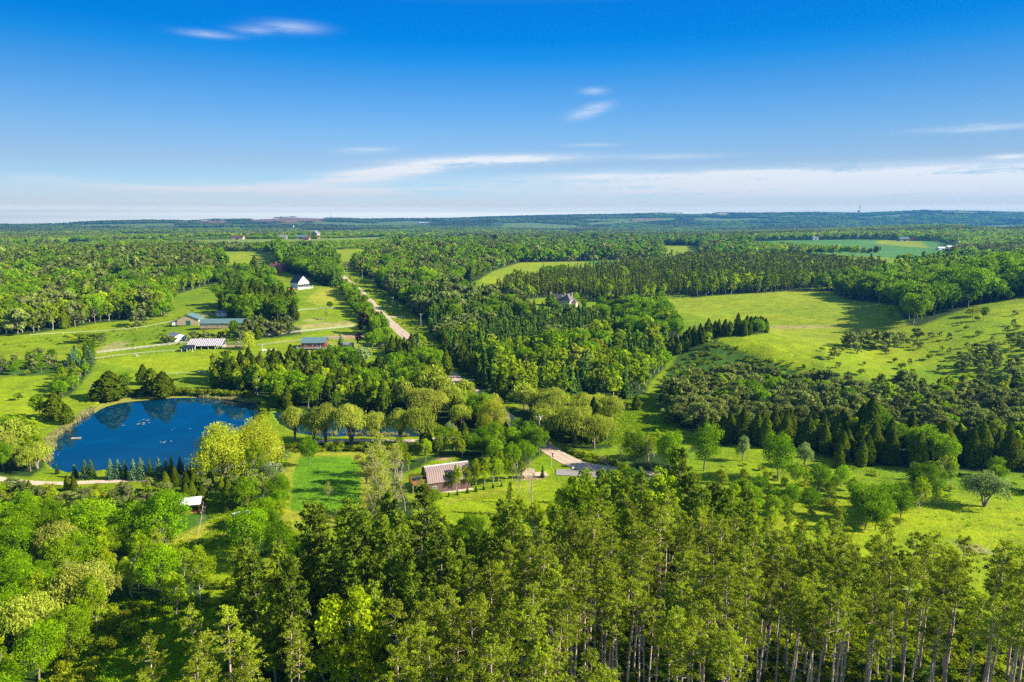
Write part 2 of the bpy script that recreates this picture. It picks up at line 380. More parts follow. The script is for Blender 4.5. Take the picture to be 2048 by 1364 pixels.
# ------------------------------------------------------------------ mesh helpers
def mesh_np(name, V, Fq, mats, tint=None, smooth=False, midx=None):
    """mesh from numpy quads (n,4) or triangles (n,3)"""
    me = bpy.data.meshes.new(name)
    V = np.asarray(V, np.float32); Fq = np.asarray(Fq, np.int32); k = Fq.shape[1]
    me.vertices.add(len(V)); me.vertices.foreach_set('co', V.ravel())
    me.loops.add(Fq.size); me.loops.foreach_set('vertex_index', Fq.ravel())
    me.polygons.add(len(Fq)); me.polygons.foreach_set('loop_start', np.arange(0, Fq.size, k, dtype=np.int32))
    if midx is not None: me.polygons.foreach_set('material_index', np.asarray(midx, np.int32))
    for m in mats: me.materials.append(m)
    if tint is not None:
        a = me.attributes.new('tint', 'FLOAT', 'FACE'); a.data.foreach_set('value', np.asarray(tint, np.float32))
    me.update(calc_edges=True)
    me.polygons.foreach_set('use_smooth', np.full(len(Fq), smooth)); return me
def add(name, data, parent=None, loc=None, rot=None, scl=None, **props):
    o = bpy.data.objects.new(name, data); COL.objects.link(o)
    if parent is not None: o.parent = parent
    if loc is not None: o.location = loc
    if rot is not None: o.rotation_euler = (0, 0, rot) if np.isscalar(rot) else rot
    if scl is not None: o.scale = (scl,) * 3 if np.isscalar(scl) else scl
    for k, v in props.items(): o[k] = v
    return o

class MB:
    """collects faces of any size and links them as one mesh object"""
    def __init__(s): s.v = []; s.f = []
    def poly(s, pts): i = len(s.v); s.v += [tuple(p) for p in pts]; s.f.append(tuple(range(i, i + len(pts)))); return s
    def box(s, x0, x1, y0, y1, z0, z1):
        i = len(s.v)
        s.v += [(x0, y0, z0), (x1, y0, z0), (x1, y1, z0), (x0, y1, z0), (x0, y0, z1), (x1, y0, z1), (x1, y1, z1), (x0, y1, z1)]
        s.f += [tuple(i + k for k in q) for q in ((0, 3, 2, 1), (4, 5, 6, 7), (0, 1, 5, 4), (1, 2, 6, 5), (2, 3, 7, 6), (3, 0, 4, 7))]; return s
    def extrude(s, prof, x0, x1):
        """closed profile in (y, z) run from x0 to x1"""
        i = len(s.v); n = len(prof)
        s.v += [(x0, y, z) for y, z in prof] + [(x1, y, z) for y, z in prof]
        s.f.append(tuple(range(i + n - 1, i - 1, -1))); s.f.append(tuple(range(i + n, i + 2 * n)))
        for k in range(n): s.f.append((i + k, i + (k + 1) % n, i + n + (k + 1) % n, i + n + k))
        return s
    def tube(s, pts, rad, sides=6):
        V, Q = tube(pts, rad, sides); i = len(s.v)
        s.v += [tuple(p) for p in V]; s.f += [tuple(int(k) + i for k in q) for q in Q]
        n = len(V); s.f.append(tuple(range(i + n - sides, i + n))); return s
    def turn(s, ang, cx=0, cy=0):
        c, d = math.cos(ang), math.sin(ang)
        s.v = [(cx + x * c - y * d, cy + x * d + y * c, z) for x, y, z in s.v]; return s
    def link(s, name, mat, parent=None, **props):
        me = bpy.data.meshes.new(name); me.from_pydata(s.v, [], s.f); me.materials.append(mat); me.update()
        return add(name, me, parent, **props)
def tube(pts, rad, sides=6):
    pts = np.asarray(pts, float); n = len(pts); V = []
    rad = np.broadcast_to(rad, (n,))
    for i in range(n):
        t = pts[min(i + 1, n - 1)] - pts[max(i - 1, 0)]; t = t / (np.linalg.norm(t) + 1e-9)
        a = np.cross(t, (0, 0, 1) if abs(t[2]) < .9 else (1, 0, 0)); a /= np.linalg.norm(a); b = np.cross(t, a)
        for k in range(sides):
            q = 2 * math.pi * k / sides; V.append(pts[i] + rad[i] * (math.cos(q) * a + math.sin(q) * b))
    Q = [(i * sides + k, i * sides + (k + 1) % sides, (i + 1) * sides + (k + 1) % sides, (i + 1) * sides + k) for i in range(n - 1) for k in range(sides)]
    return np.array(V), np.array(Q)
def thing(name, label, cat, x, y, z, rot=0.0, group=None):
    o = add(name, None, None, (x, y, z), rot, None, label=label, category=cat)
    if group: o['group'] = group
    return o

# ------------------------------------------------------------------ tree shapes
class TM:
    """one tree: wood tubes and leaf clumps kept apart"""
    def __init__(s, seed): s.R = np.random.RandomState(seed); s.wv = []; s.wq = []; s.nw = 0; s.lv = []; s.lt = []; s.lo = []
    def wood(s, pts, rad, sides=5):
        V, Q = tube(pts, rad, sides); s.wv.append(V); s.wq.append(Q + s.nw); s.nw += len(V)
    def leaves(s, C, N, size, asp=1.0, axis=None, tint=None):
        """diamond leaf clumps at C facing N; axis = direction of the long side"""
        C = np.asarray(C, float); n = len(C)
        if n == 0: return
        N = np.asarray(N, float); N = N / (np.linalg.norm(N, axis=1, keepdims=True) + 1e-9)
        A = s.R.normal(size=(n, 3)) if axis is None else np.broadcast_to(axis, (n, 3)) + s.R.normal(size=(n, 3)) * .25
        T = A - (A * N).sum(1, keepdims=True) * N; T /= np.linalg.norm(T, axis=1, keepdims=True) + 1e-9
        B = np.cross(N, T); sz = (size * s.R.uniform(.65, 1.35, n))[:, None]
        k = s.R.uniform(.5, 1.0, n)[:, None]
        P = np.stack([C - T * sz * asp, C + B * sz * k + N * sz * .12, C + T * sz * asp, C - B * sz * k + N * sz * .12], 1)
        s.lv.append(P.reshape(-1, 3)); s.lt.append(s.R.uniform(0, 1, n) if tint is None else np.clip(tint + s.R.uniform(-.2, .2, n), 0, 1))
    def blob(s, c, r, n, size, up=.35, asp=1.0, flat=1.0, tint=None):
        D = s.R.normal(size=(n, 3)); D[:, 2] = D[:, 2] + up; D /= np.linalg.norm(D, axis=1, keepdims=True)
        rr = r * s.R.uniform(.55, 1.08, n)[:, None]
        P = np.asarray(c) + D * rr * (1, 1, flat)
        s.leaves(P, D + s.R.normal(size=(n, 3)) * .55, size, asp, tint=tint)
    def crown(s):
        V = np.concatenate(s.lv) if s.lv else np.zeros((0, 3)); n = len(V) // 4
        return V, np.arange(4 * n).reshape(n, 4), np.concatenate(s.lt) if s.lt else np.zeros(0)
    def trunk(s): return np.concatenate(s.wv), np.concatenate(s.wq)
def bent(R, h, lean=.03, n=6, wob=.02):
    z = np.linspace(0, h, n); a = R.uniform(0, 6.28)
    x = np.cos(a) * lean * z + np.cumsum(R.normal(size=n)) * wob * h / n; y = np.sin(a) * lean * z + np.cumsum(R.normal(size=n)) * wob * h / n
    x -= x[0]; y -= y[0]
    return np.stack([x, y, z], 1)
def on(path, z): return np.array([np.interp(z, path[:, 2], path[:, 0]), np.interp(z, path[:, 2], path[:, 1]), z])

def t_broad(seed, h, w, nb, nl, leaf, low=.18, top=1.0, asp=1.0, squash=1.0, rad=.022, egg=.0, open_=1.0):
    s = TM(seed); R = s.R; tp = bent(R, h * .8, .04, 6, .12)
    s.wood(tp - (0, 0, .3), h * rad * np.linspace(1, .25, 6))
    ch = h * (top - low); zc = h * low + ch * .5; cs = []
    for i in range(nb):
        for _ in range(12):
            d = R.normal(size=3); d /= np.linalg.norm(d); d[2] = abs(d[2]) * (1 if R.rand() < .68 else -.9)
            k = R.uniform(.42, .88)
            zr = zc + d[2] * ch * .5 * k
            taper = 1 - egg * max(0, (zr - zc) / (ch * .5))
            c = np.array([d[0] * w * .5 * k * taper, d[1] * w * .5 * k * taper, zr])
            if all(np.linalg.norm(c - q) > w * .12 for q in cs): break
        cs.append(c)
        r = w * R.uniform(.085, .165) * (1 - egg * .35 * max(0, (zr - zc) / (ch * .5)))
        s.blob(c + on(tp, min(zr, h * .75)) * (1, 1, 0), r, int(nl / nb), leaf, .45, asp, squash, tint=R.uniform(.2, .8))
        if i % 2 == 0:
            b = on(tp, max(h * .1, min(h * .7, zr * .62))); m = (b + c) / 2 + (0, 0, -.03 * h)
            s.wood([b, m, c], [h * rad * .4, h * rad * .25, h * rad * .08], 4)
    return s
def t_willow(seed, h, w, nb, nl, leaf, weep=1.0, zc=.52, drop=.5):
    s = TM(seed); R = s.R
    for k in range(3):
        a = R.uniform(0, 6.28); e = np.array([math.cos(a), math.sin(a)]) * w * .2
        s.wood([(0, 0, -.3), (e[0] * .25, e[1] * .25, h * .22), (e[0], e[1], h * .62)], [h * .03, h * .022, h * .008], 5)
    for i in range(nb):
        d = R.normal(size=3); d /= np.linalg.norm(d); d[2] = abs(d[2])
        d[2] -= R.uniform(0, drop); c = np.array([d[0] * w * R.uniform(.18, .42), d[1] * w * R.uniform(.18, .42), h * zc + d[2] * h * (.93 - zc)]); r = w * R.uniform(.09, .17)
        tn = R.uniform(.25, .8)
        s.blob(c, r, int(nl * .45 / nb), leaf, .5, 1.2, .8, tint=tn)
        s.wood([(0, 0, h * .25), c * .6 + np.array([0, 0, h * .2]), c], [h * .01, h * .007, h * .003], 4)
        ns = int(nl * .55 / nb / 7)
        for q in range(ns):          # hanging shoots
            a = R.uniform(0, 6.28); o = c + np.array([math.cos(a) * r, math.sin(a) * r, R.uniform(-.2, .5) * r])
            L = min(o[2] - .4, R.uniform(.10, .42) * h * weep)
            tt = np.linspace(0, 1, 7)
            P = np.stack([o[0] + math.cos(a) * .10 * L * tt ** .5, o[1] + math.sin(a) * .10 * L * tt ** .5, o[2] - L * tt], 1) + R.normal(size=(7, 3)) * .06
            s.leaves(P, np.tile((math.cos(a), math.sin(a), .25), (7, 1)) + R.normal(size=(7, 3)) * .5, leaf * .8, 1.9, (0, 0, 1), tint=tn)
    return s
def t_redpine(seed, h, w, nb, nt, leaf, base=.58, q=16):
    s = TM(seed); R = s.R; tp = bent(R, h, .02, 8, .03); tp[0, 2] = -.4
    s.wood(tp, np.array([.19, .175, .16, .145, .125, .10, .07, .03]) * h / 23, 6)
    for k in range(14):                # bare snags below the crown
        z = h * R.uniform(.3, base + .05); a = R.uniform(0, 6.28); L = R.uniform(.5, 1.5)
        b = on(tp, z); s.wood([b, b + (math.cos(a) * L, math.sin(a) * L, R.uniform(-.3, .2) * L)], [.035, .012], 3)
    for i in range(nb):
        f = (i + R.uniform(0, 1)) / nb; z = h * (base + (1 - base) * f * .96); a = i * 2.4 + R.uniform(-.5, .5)
        L = w * .5 * (math.sin(math.pi * min(1, .22 + f * .72)) ** .8) * R.uniform(.65, 1.15); b = on(tp, z)
        e = b + np.array([math.cos(a) * L, math.sin(a) * L, L * R.uniform(.05, .45)])
        m = (b + e) / 2 + (0, 0, -.08 * L)
        s.wood([b, m, e], [.065 * (1.1 - f), .045 * (1.1 - f), .015], 4)
        for j in range(nt):
            k = R.uniform(.35, 1.05); c = b + (e - b) * k + R.normal(size=3) * (.34 * L * .5, .34 * L * .5, .16)
            D = R.normal(size=(q, 3)); D[:, 2] = np.abs(D[:, 2]) * .9 - .1; D /= np.linalg.norm(D, axis=1, keepdims=True)
            P = c + D * R.uniform(.15, .42, q)[:, None]
            s.leaves(P, R.normal(size=(q, 3)) + (0, 0, .8), leaf, 1.5, D, tint=R.uniform(.1, .85))
    return s
def t_whitepine(seed, h, w, nb, nt, leaf, base=.28, q=14):
    s = TM(seed); R = s.R; tp = bent(R, h, .025, 8, .03); tp[0, 2] = -.4
    s.wood(tp, np.array([.24, .22, .2, .17, .14, .1, .07, .03]) * h / 20, 6)
    for i in range(nb):
        f = (i + R.uniform(0, 1)) / nb; z = h * (base + (1 - base) * f * .97); a = i * 2.4 + R.uniform(-.6, .6)
        L = w * .5 * ((1 - f) ** .75 * .9 + .12) * R.uniform(.6, 1.15); b = on(tp, z)
        e = b + np.array([math.cos(a) * L, math.sin(a) * L, L * R.uniform(.15, .5)])
        s.wood([b, (b + e) / 2 - (0, 0, .06 * L), e], [.06 * (1.1 - f), .04 * (1.1 - f), .015], 4)
        for j in range(max(2, int(nt * (.45 + L / w)))):
            k = R.uniform(.25, 1.08); c = b + (e - b) * k + R.normal(size=3) * (.26 * L * .5, .26 * L * .5, .12)
            D = R.normal(size=(q, 3)) * (.7, .7, .5) + (math.cos(a) * .6, math.sin(a) * .6, .9); D /= np.linalg.norm(D, axis=1, keepdims=True)
            P = c + D * R.uniform(.0, .55, q)[:, None] + R.normal(size=(q, 3)) * .10
            s.leaves(P, R.normal(size=(q, 3)), leaf, 1.9, D, tint=R.uniform(.1, .9))
    return s
def t_spruce(seed, h, w, nlev, nbr, leaf, base=.06, ragged=.2):
    s = TM(seed); R = s.R
    s.wood([(0, 0, -.3), (0, 0, h * .5), (0, 0, h * .98)], [h * .018, h * .011, h * .002], 5)
    for i in range(nlev):
        f = i / (nlev - 1); z = h * (base + (1 - base) * f * .97); L0 = w * .5 * (1 - f) ** .85 + .08
        n = max(3, int(nbr * (.4 + .6 * (1 - f))))
        for j in range(n):
            a = R.uniform(0, 6.28); L = L0 * R.uniform(1 - ragged * 2, 1 + ragged * .6); m = max(2, int(L / (leaf * 1.25)) + 1)
            k = np.linspace(.15, 1, m) if m > 1 else np.array([1.])
            dx, dy = math.cos(a), math.sin(a)
            P = np.stack([dx * L * k, dy * L * k, z - .22 * L * k + .16 * L * k ** 2.5], 1) + R.normal(size=(m, 3)) * leaf * .35
            s.leaves(P, np.tile((dx * .8, dy * .8, .8), (m, 1)) + R.normal(size=(m, 3)) * .35, leaf, 1.25, (dx, dy, -.15), tint=.25 + .55 * f + 0 * k)
    s.leaves([(0, 0, h)], [(1, 0, .2)], leaf * .7, 1.6, (0, 0, 1))
    return s
def t_cedar(seed, h, w, n, leaf, tip=.85):
    s = TM(seed); R = s.R
    s.wood([(0, 0, -.3), (0, 0, h * .5), (0, 0, h * .9)], [h * .02, h * .012, h * .003], 5)
    nlump = 16; la = R.uniform(0, 6.28, nlump); lz = R.uniform(.05, .9, nlump); lm = R.uniform(.08, .26, nlump)
    f = R.uniform(0, 1, n) ** 1.15; a = R.uniform(0, 6.28, n)
    prof = np.interp(f, [0, .08, .25, .5, .75, .92, 1], [.55, .85, 1, .86, .55, .25, .04])
    bump = np.ones(n)
    for k in range(nlump):
        da = np.angle(np.exp(1j * (a - la[k]))); bump += lm[k] * np.exp(-(da / .45) ** 2 - ((f - lz[k]) / .09) ** 2)
    r = w * .5 * prof * (bump - .16) * R.uniform(.72, 1.02, n)
    P = np.stack([np.cos(a) * r, np.sin(a) * r, f * h * .99 + .1], 1)
    s.leaves(P, np.stack([np.cos(a), np.sin(a), np.full(n, .35)], 1) + R.normal(size=(n, 3)) * .45, leaf, 1.5, (0, 0, 1), tint=np.clip(bump - .75, 0, 1))
    return s
def t_scots(seed, h, w, nb, nl, leaf):
    s = TM(seed); R = s.R; tp = bent(R, h * .9, .06, 6, .2)
    s.wood(tp - (0, 0, .3), h * .028 * np.linspace(1, .2, 6))
    for i in range(nb):
        f = (i + R.rand()) / nb; z = h * (.16 + .76 * f); a = R.uniform(0, 6.28)
        L = w * .5 * (math.sin(math.pi * min(1, .28 + f * .68)) ** .7) * R.uniform(.55, 1.05); b = on(tp, min(z, h * .85))
        c = b + np.array([math.cos(a) * L, math.sin(a) * L, L * R.uniform(0, .5)])
        s.wood([b, (b + c) / 2 - (0, 0, .05 * h), c], [h * .011, h * .008, h * .003], 4)
        s.blob(b + (c - b) * R.uniform(.7, 1.0), w * R.uniform(.11, .17), int(nl / nb), leaf, .4, 1.4, .7, tint=R.uniform(.1, .85))
    return s
def t_dead(seed, h, spread=.5, n=16, leaf=0):
    s = TM(seed); R = s.R; tp = bent(R, h, .08, 7, .12); tp[0, 2] = -.3
    s.wood(tp, h * .017 * np.array([1, .9, .8, .62, .45, .3, .1]), 5)
    for i in range(n):
        z = h * R.uniform(.28, .95); a = R.uniform(0, 6.28); L = h * spread * (1.15 - z / h) * R.uniform(.4, 1); b = on(tp, z)
        e = b + np.array([math.cos(a) * L * .7, math.sin(a) * L * .7, L * R.uniform(.2, .8)]); m = (b + e) / 2 + R.normal(size=3) * L * .08
        s.wood([b, m, e], [h * .006, h * .004, h * .0015], 3)
        for k in range(4):
            g = b + (e - b) * R.uniform(.35, 1); q = g + R.normal(size=3) * L * .25 + (0, 0, L * .18)
            s.wood([g, q], [h * .003, h * .001], 3)
            if leaf: s.blob(q, .5, 14, leaf, .3)
    return s
def t_shrub(seed, h, w, nb, nl, leaf):
    s = TM(seed); R = s.R
    s.wood([(0, 0, -.1), (0, 0, h * .5)], [h * .03, h * .01], 4)
    for i in range(nb):
        a = R.uniform(0, 6.28); k = R.uniform(.0, .33) * w
        s.blob((math.cos(a) * k, math.sin(a) * k, h * R.uniform(.35, .68)), w * R.uniform(.18, .28), int(nl / nb), leaf, .6, 1.1, h / w, tint=R.uniform(.15, .85))
    return s

# near / mid / far shapes of each kind: (maker, nominal height, crown width, bark)
def B(k, *a, **b): return lambda seed: k(seed, *a, **b)
KIND = {
 'red_pine': (23, 6.0, 'pine', 6, [B(t_redpine, 23, 4.3, 24, 5, .095, base=.67, q=21), B(t_redpine, 23, 5.8, 16, 4, .40, base=.6, q=5), B(t_redpine, 23, 6, 9, 2, .9, q=3)]),
 'white_pine': (20, 8.0, 'grey', 5, [B(t_whitepine, 20, 6.8, 50, 10, .13, q=14), B(t_whitepine, 20, 8, 26, 6, .42, q=5), B(t_whitepine, 20, 8, 12, 3, .95, q=3)]),
 'maple_tree': (13, 9.5, 'grey', 5, [B(t_broad, 13, 10.5, 64, 8200, .17), B(t_broad, 13, 10.5, 40, 1900, .36), B(t_broad, 13, 10.5, 16, 300, .95)]),
 'aspen_tree': (12, 5.2, 'pale', 5, [B(t_broad, 12, 6.2, 46, 5200, .14, low=.14, egg=.45, rad=.014), B(t_broad, 12, 6.0, 26, 1100, .32, low=.12, egg=.45, rad=.014), B(t_broad, 12, 5.5, 8, 150, .85, low=.1, egg=.4, rad=.014)]),
 'willow_tree': (13, 11, 'grey', 4, [B(t_willow, 13, 13, 54, 10500, .16, weep=.26, zc=.60, drop=.6), B(t_willow, 13, 13, 36, 3200, .32, weep=.25, zc=.58, drop=.6), B(t_willow, 13, 12, 10, 260, 1.0)]),
 'weeping_willow': (14, 13, 'grey', 2, [B(t_willow, 14, 14, 50, 13000, .15, weep=1.0, zc=.45, drop=.5), B(t_willow, 14, 13.5, 24, 3200, .34, weep=1.2), None]),
 'silver_willow': (9, 8, 'grey', 2, [B(t_willow, 9, 9.5, 40, 7000, .13, weep=.35), B(t_willow, 9, 9, 18, 1500, .32, weep=.3), None]),
 'cedar_tree': (9, 4.2, 'grey', 4, [B(t_cedar, 9, 4.8, 3400, .17), B(t_cedar, 9, 4.8, 900, .33), B(t_cedar, 9, 4.8, 140, .85)]),
 'spruce_tree': (11, 4.6, 'grey', 4, [B(t_spruce, 11, 5.0, 34, 20, .22), B(t_spruce, 11, 5.0, 22, 14, .38), B(t_spruce, 11, 4.8, 8, 7, .95)]),
 'blue_spruce': (7, 3.6, 'grey', 2, [B(t_spruce, 7, 4.4, 30, 22, .17), B(t_spruce, 7, 4.4, 18, 14, .30), None]),
 'scots_pine': (6.5, 6.0, 'grey', 5, [B(t_scots, 6.5, 6.2, 26, 2800, .15), B(t_scots, 6.5, 6.0, 18, 850, .29), B(t_scots, 6.5, 6, 9, 130, .8)]),
 'plantation_pine': (13, 4.4, 'grey', 4, [None, B(t_spruce, 13, 4.4, 14, 10, .42, base=.25, ragged=.3), B(t_spruce, 13, 4.6, 7, 6, .95, base=.2, ragged=.3)]),
 'purple_maple': (12, 9, 'grey', 1, [None, B(t_broad, 12, 9, 22, 2200, .36, low=.08), None]),
 'dead_tree': (11, 4, 'dead', 4, [B(t_dead, 11), B(t_dead, 11, .5, 12), None]),
 'half_dead_tree': (12, 5, 'dead', 3, [B(t_dead, 12, .55, 30, .13), B(t_dead, 12, .5, 16, .4), None]),
 'shrub': (2.2, 3, 'grey', 5, [B(t_shrub, 2.2, 3.2, 9, 650, .11), B(t_shrub, 2.2, 3.2, 7, 170, .24), B(t_shrub, 2.2, 3, 4, 40, .6)]),
 'dark_bush': (2.4, 3, 'grey', 3, [B(t_shrub, 2.4, 3.4, 9, 700, .12), B(t_shrub, 2.4, 3.4, 7, 180, .24), B(t_shrub, 2.4, 3, 4, 40, .6)]),
 'blossom_shrub': (2.6, 3.2, 'grey', 2, [B(t_shrub, 2.6, 3.4, 9, 900, .12), None, None]),
}
LEAF['dead_tree'] = LEAF['scots_pine']; LEAF['half_dead_tree'] = LEAF['willow_tree']
_pc = {}
def proto(kind, lod, var):
    """(trunk mesh, crown mesh, joined mesh) of one variant"""
    hN, wN, bk, nv, mk = KIND[kind]
    var %= nv
    while mk[lod] is None: lod = lod - 1 if (lod == 2 or mk[2] is None) and lod > 0 else lod + 1
    key = (kind, lod, var)
    if key not in _pc:
        s = mk[lod](1000 + 17 * var + 131 * list(KIND).index(kind)); tv, tq = s.trunk(); lv, lq, lt = s.crown()
        bm, lm = BARK[bk], LEAF[kind]
        tr = mesh_np(kind + '_trunk', tv, tq, [bm], None, True)
        cr = mesh_np(kind + '_crown', lv, lq, [lm], lt) if len(lq) else None
        V = np.concatenate([tv, lv]); Q = np.concatenate([tq, lq + len(tv)]) if len(lq) else tq
        jo = mesh_np(kind, V, Q, [bm, lm], np.concatenate([np.zeros(len(tq)), lt]), False, np.concatenate([np.zeros(len(tq)), np.ones(len(lq))]))
        _pc[key] = (tr, cr, jo)
    return _pc[key]
# ------------------------------------------------------------------ land
POND = [(94,915),(100,900),(106,885),(111,874),(125,865),(148,846),(172,830),(187,819),(202,806),(218,799),(260,795),(320,791),(394,793),(420,797),(480,801),(510,808),
        (520,825),(505,845),(470,868),(440,905),(404,934),(380,942),(330,947),(270,946),(215,941),(136,947),(106,940),(94,928)]
POND2 = [(545,826),(600,823),(640,826),(700,838),(780,848),(850,860),(858,871),(820,876),(740,874.5),(640,875),(600,869),(560,850)]
POOL = [(1197,816),(1208,808),(1225,805),(1245,806),(1258,812),(1255,820),(1235,825),(1210,823)]
GR = (.165, .275, .003); LUSH = (.11, .27, .005); MOWN = (.29, .34, .025); PALE = (.32, .32, .10); FIELD = (.24, .325, .010)
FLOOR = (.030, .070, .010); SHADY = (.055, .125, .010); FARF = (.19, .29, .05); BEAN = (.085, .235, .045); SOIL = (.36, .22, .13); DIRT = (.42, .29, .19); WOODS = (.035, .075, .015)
LIME = (.235, .34, .003)
PATCH = [   # open ground seen from above, by colour; later entries lie over earlier ones
 (FIELD, [(430,504),(560,505),(566,525),(440,527)]), (FIELD, [(605,502),(730,498),(728,520),(690,536),(678,540),(640,525),(600,520)]),
 (FARF, [(320,483),(470,478),(620,478),(765,474),(765,483),(640,487),(560,489),(400,492),(320,488)]), (FIELD, [(20,494),(80,495),(78,499),(20,499)]),
 (FARF, [(130,484),(185,484),(182,491),(130,491)]),
 (BEAN, [(1498,483),(1600,480),(1730,479),(1880,482),(1925,497),(1900,515),(1870,522),(1760,514),(1640,506),(1560,500),(1500,497)]),
 (FIELD, [(1760,480),(1840,482),(1858,496),(1800,492),(1750,487)]), (FIELD, [(1318,488),(1345,488),(1405,492),(1400,514),(1330,514)]),
 (FIELD, [(960,562),(985,543),(1040,526),(1110,522),(1170,524),(1285,519),(1280,524),(1180,541),(1130,552),(1060,560),(1000,566)]),
 (BEAN, [(1170,524),(1285,519),(1280,525),(1200,534)]),
 (FARF, [(1950,452),(2060,449),(2060,459),(1990,463),(1915,457)]), (FARF, [(1130,465),(1162,464),(1160,472),(1128,472)]),
 (FARF, [(700,449),(860,448),(862,453),(700,454)]), (FARF, [(1005,446),(1060,445),(1160,451),(1170,458),(1110,461),(1000,457)]), (FARF, [(1170,445),(1350,437),(1350,442),(1180,452)]),
 (SOIL, [(500,438),(560,437),(606,434),(652,437),(654,442),(600,445),(500,446)]), (SOIL, [(395,442),(456,441),(458,447),(395,447)]), (SOIL, [(1260,438),(1320,437),(1318,440),(1260,441)]),
 (FARF, [(165,449),(350,446),(352,454),(160,456)]), (FARF, [(236,468),(356,468),(350,473),(240,474)]), (FARF, [(470,462),(540,461),(540,464),(470,465)]),
 (SOIL, [(1160,454),(1215,453),(1214,457),(1160,458)]), (FARF, [(1480,447),(1600,446),(1600,449),(1480,450)]),
 # near and middle ground
 (MOWN, [(60,655),(120,650)]), (LIME, [(-80,745),(120,752),(150,760),(90,800),(60,830),(-80,850)]), (LIME, [(186,722),(260,712),(360,705),(445,697),(470,700),(440,740),(330,752),(250,735)]),
 (PALE, [(212,690),(240,681),(262,684),(250,695),(215,703),(190,704)]), (PALE, [(392,628),(410,624),(440,622),(436,630),(405,634)]), (PALE, [(580,652),(640,645),(708,642),(706,650),(620,657),(582,660)]),
 (PALE, [(600,640),(640,636),(650,640),(610,644)]), (MOWN, [(430,640),(520,632),(540,640),(440,648)]),
 (LIME, [(520,686),(600,673),(705,658),(708,668),(640,676),(560,684)]), (MOWN, [(580,700),(640,684),(700,678),(760,690),(800,690),(800,700),(700,706),(560,716)]),
 (MOWN, [(640,575),(690,572),(700,600),(640,612),(610,600)]), (DIRT, [(444,690),(486,690),(487,694),(444,694)]), (DIRT, [(655,672),(712,668),(740,672),(712,676),(655,677)]),
 (FIELD, [(1320,600),(1400,585),(1560,578),(1680,580),(1800,600),(1760,640),(1700,650),(1560,640),(1440,640),(1350,625)]),
 (FIELD, [(1500,655),(1700,645),(1830,650),(1800,670),(1640,690),(1560,672)]),
 (PALE, [(1520,652),(1620,650),(1700,652),(1640,656),(1560,658)]), (LIME, [(1440,662),(1500,668),(1560,690),(1640,722),(1600,735),(1500,712),(1430,690)]),
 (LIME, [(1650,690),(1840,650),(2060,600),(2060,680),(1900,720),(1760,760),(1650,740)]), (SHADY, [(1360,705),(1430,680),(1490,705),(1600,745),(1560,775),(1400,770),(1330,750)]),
 (GR, [(1180,850),(1290,790),(1330,800),(1360,850),(1300,880),(1200,880)]),
 (MOWN, [(552,985),(572,925),(590,904),(735,905),(742,925),(735,1000),(720,1060),(580,1060),(560,1040)]), (LUSH, [(581,1010),(586,950),(598,912),(700,913),(722,930),(722,1020),(660,1024),(583,1022)]),
 (MOWN, [(385,1010),(480,1005),(480,1075),(300,1100),(290,1070),(380,1050)]),
 (LIME, [(870,1000),(940,985),(1020,970),(1110,958),(1130,975),(1090,1010),(1000,1040),(880,1060)]), (MOWN, [(885,1001),(940,990),(1010,976),(1060,966),(1062,970),(1010,982),(940,997),(890,1010)]),
 (GR, [(1080,905),(1100,914),(1116,930),(1100,937),(1070,945),(1060,920)]),
 (LIME, [(1600,1010),(1700,990),(1900,990),(2100,980),(2300,1150),(1900,1200),(1700,1110),(1580,1050)]), (PALE, [(1900,1080),(1960,1090),(2000,1110),(1930,1105)]),
 (LUSH, [(100,1230),(260,1200),(420,1190),(400,1500),(0,1500),(80,1370)]),
 (DIRT, [(1040,952),(1075,948),(1095,950),(1090,957),(1045,960)]), (DIRT, [(872,917),(902,913),(900,918),(874,921)]),
]
th_f = np.radians(np.arange(-44, 44.01, .15)); th_o = np.radians(np.concatenate([np.arange(-180, -44, 4.0), ]))
TH = np.concatenate([th_o, th_f, -th_o[::-1]])
RD = np.concatenate([[2.0, 8.0, 16.0], np.exp(np.arange(math.log(22), math.log(600), .0055)), np.exp(np.arange(math.log(600), math.log(8590), .007))])
gx = (RD[:, None] * np.sin(TH)).ravel(); gy = (RD[:, None] * np.cos(TH)).ravel()
gz = H(gx, gy)
gu, gv = px(gx, gy, gz); back = gy < 5
gu = np.where(back, -9999, gu)
pu, pv = px(gx, gy, np.zeros_like(gx)); near_ = (np.hypot(gx, gy) < 420) & ~back
water_mask = np.zeros(len(gx), bool)
for P in (POND, POND2, POOL): water_mask |= near_ & inpoly(pu, pv, P)
gz = np.where(water_mask, -1.3, np.where(near_, np.maximum(gz, .12), gz))
# ---- roads as world polylines
def wline(pts): return [G(u, v) for u, v in pts]
def resample(pts, step):
    P = np.array([p[:2] for p in pts], float); d = np.concatenate([[0], np.cumsum(np.hypot(*np.diff(P, axis=0).T))])
    n = max(2, int(d[-1] / step)); t = np.linspace(0, d[-1], n)
    Q = np.stack([np.interp(t, d, P[:, 0]), np.interp(t, d, P[:, 1])], 1)
    for _ in range(3): Q[1:-1] = (Q[:-2] + Q[1:-1] * 2 + Q[2:]) / 4
    return Q
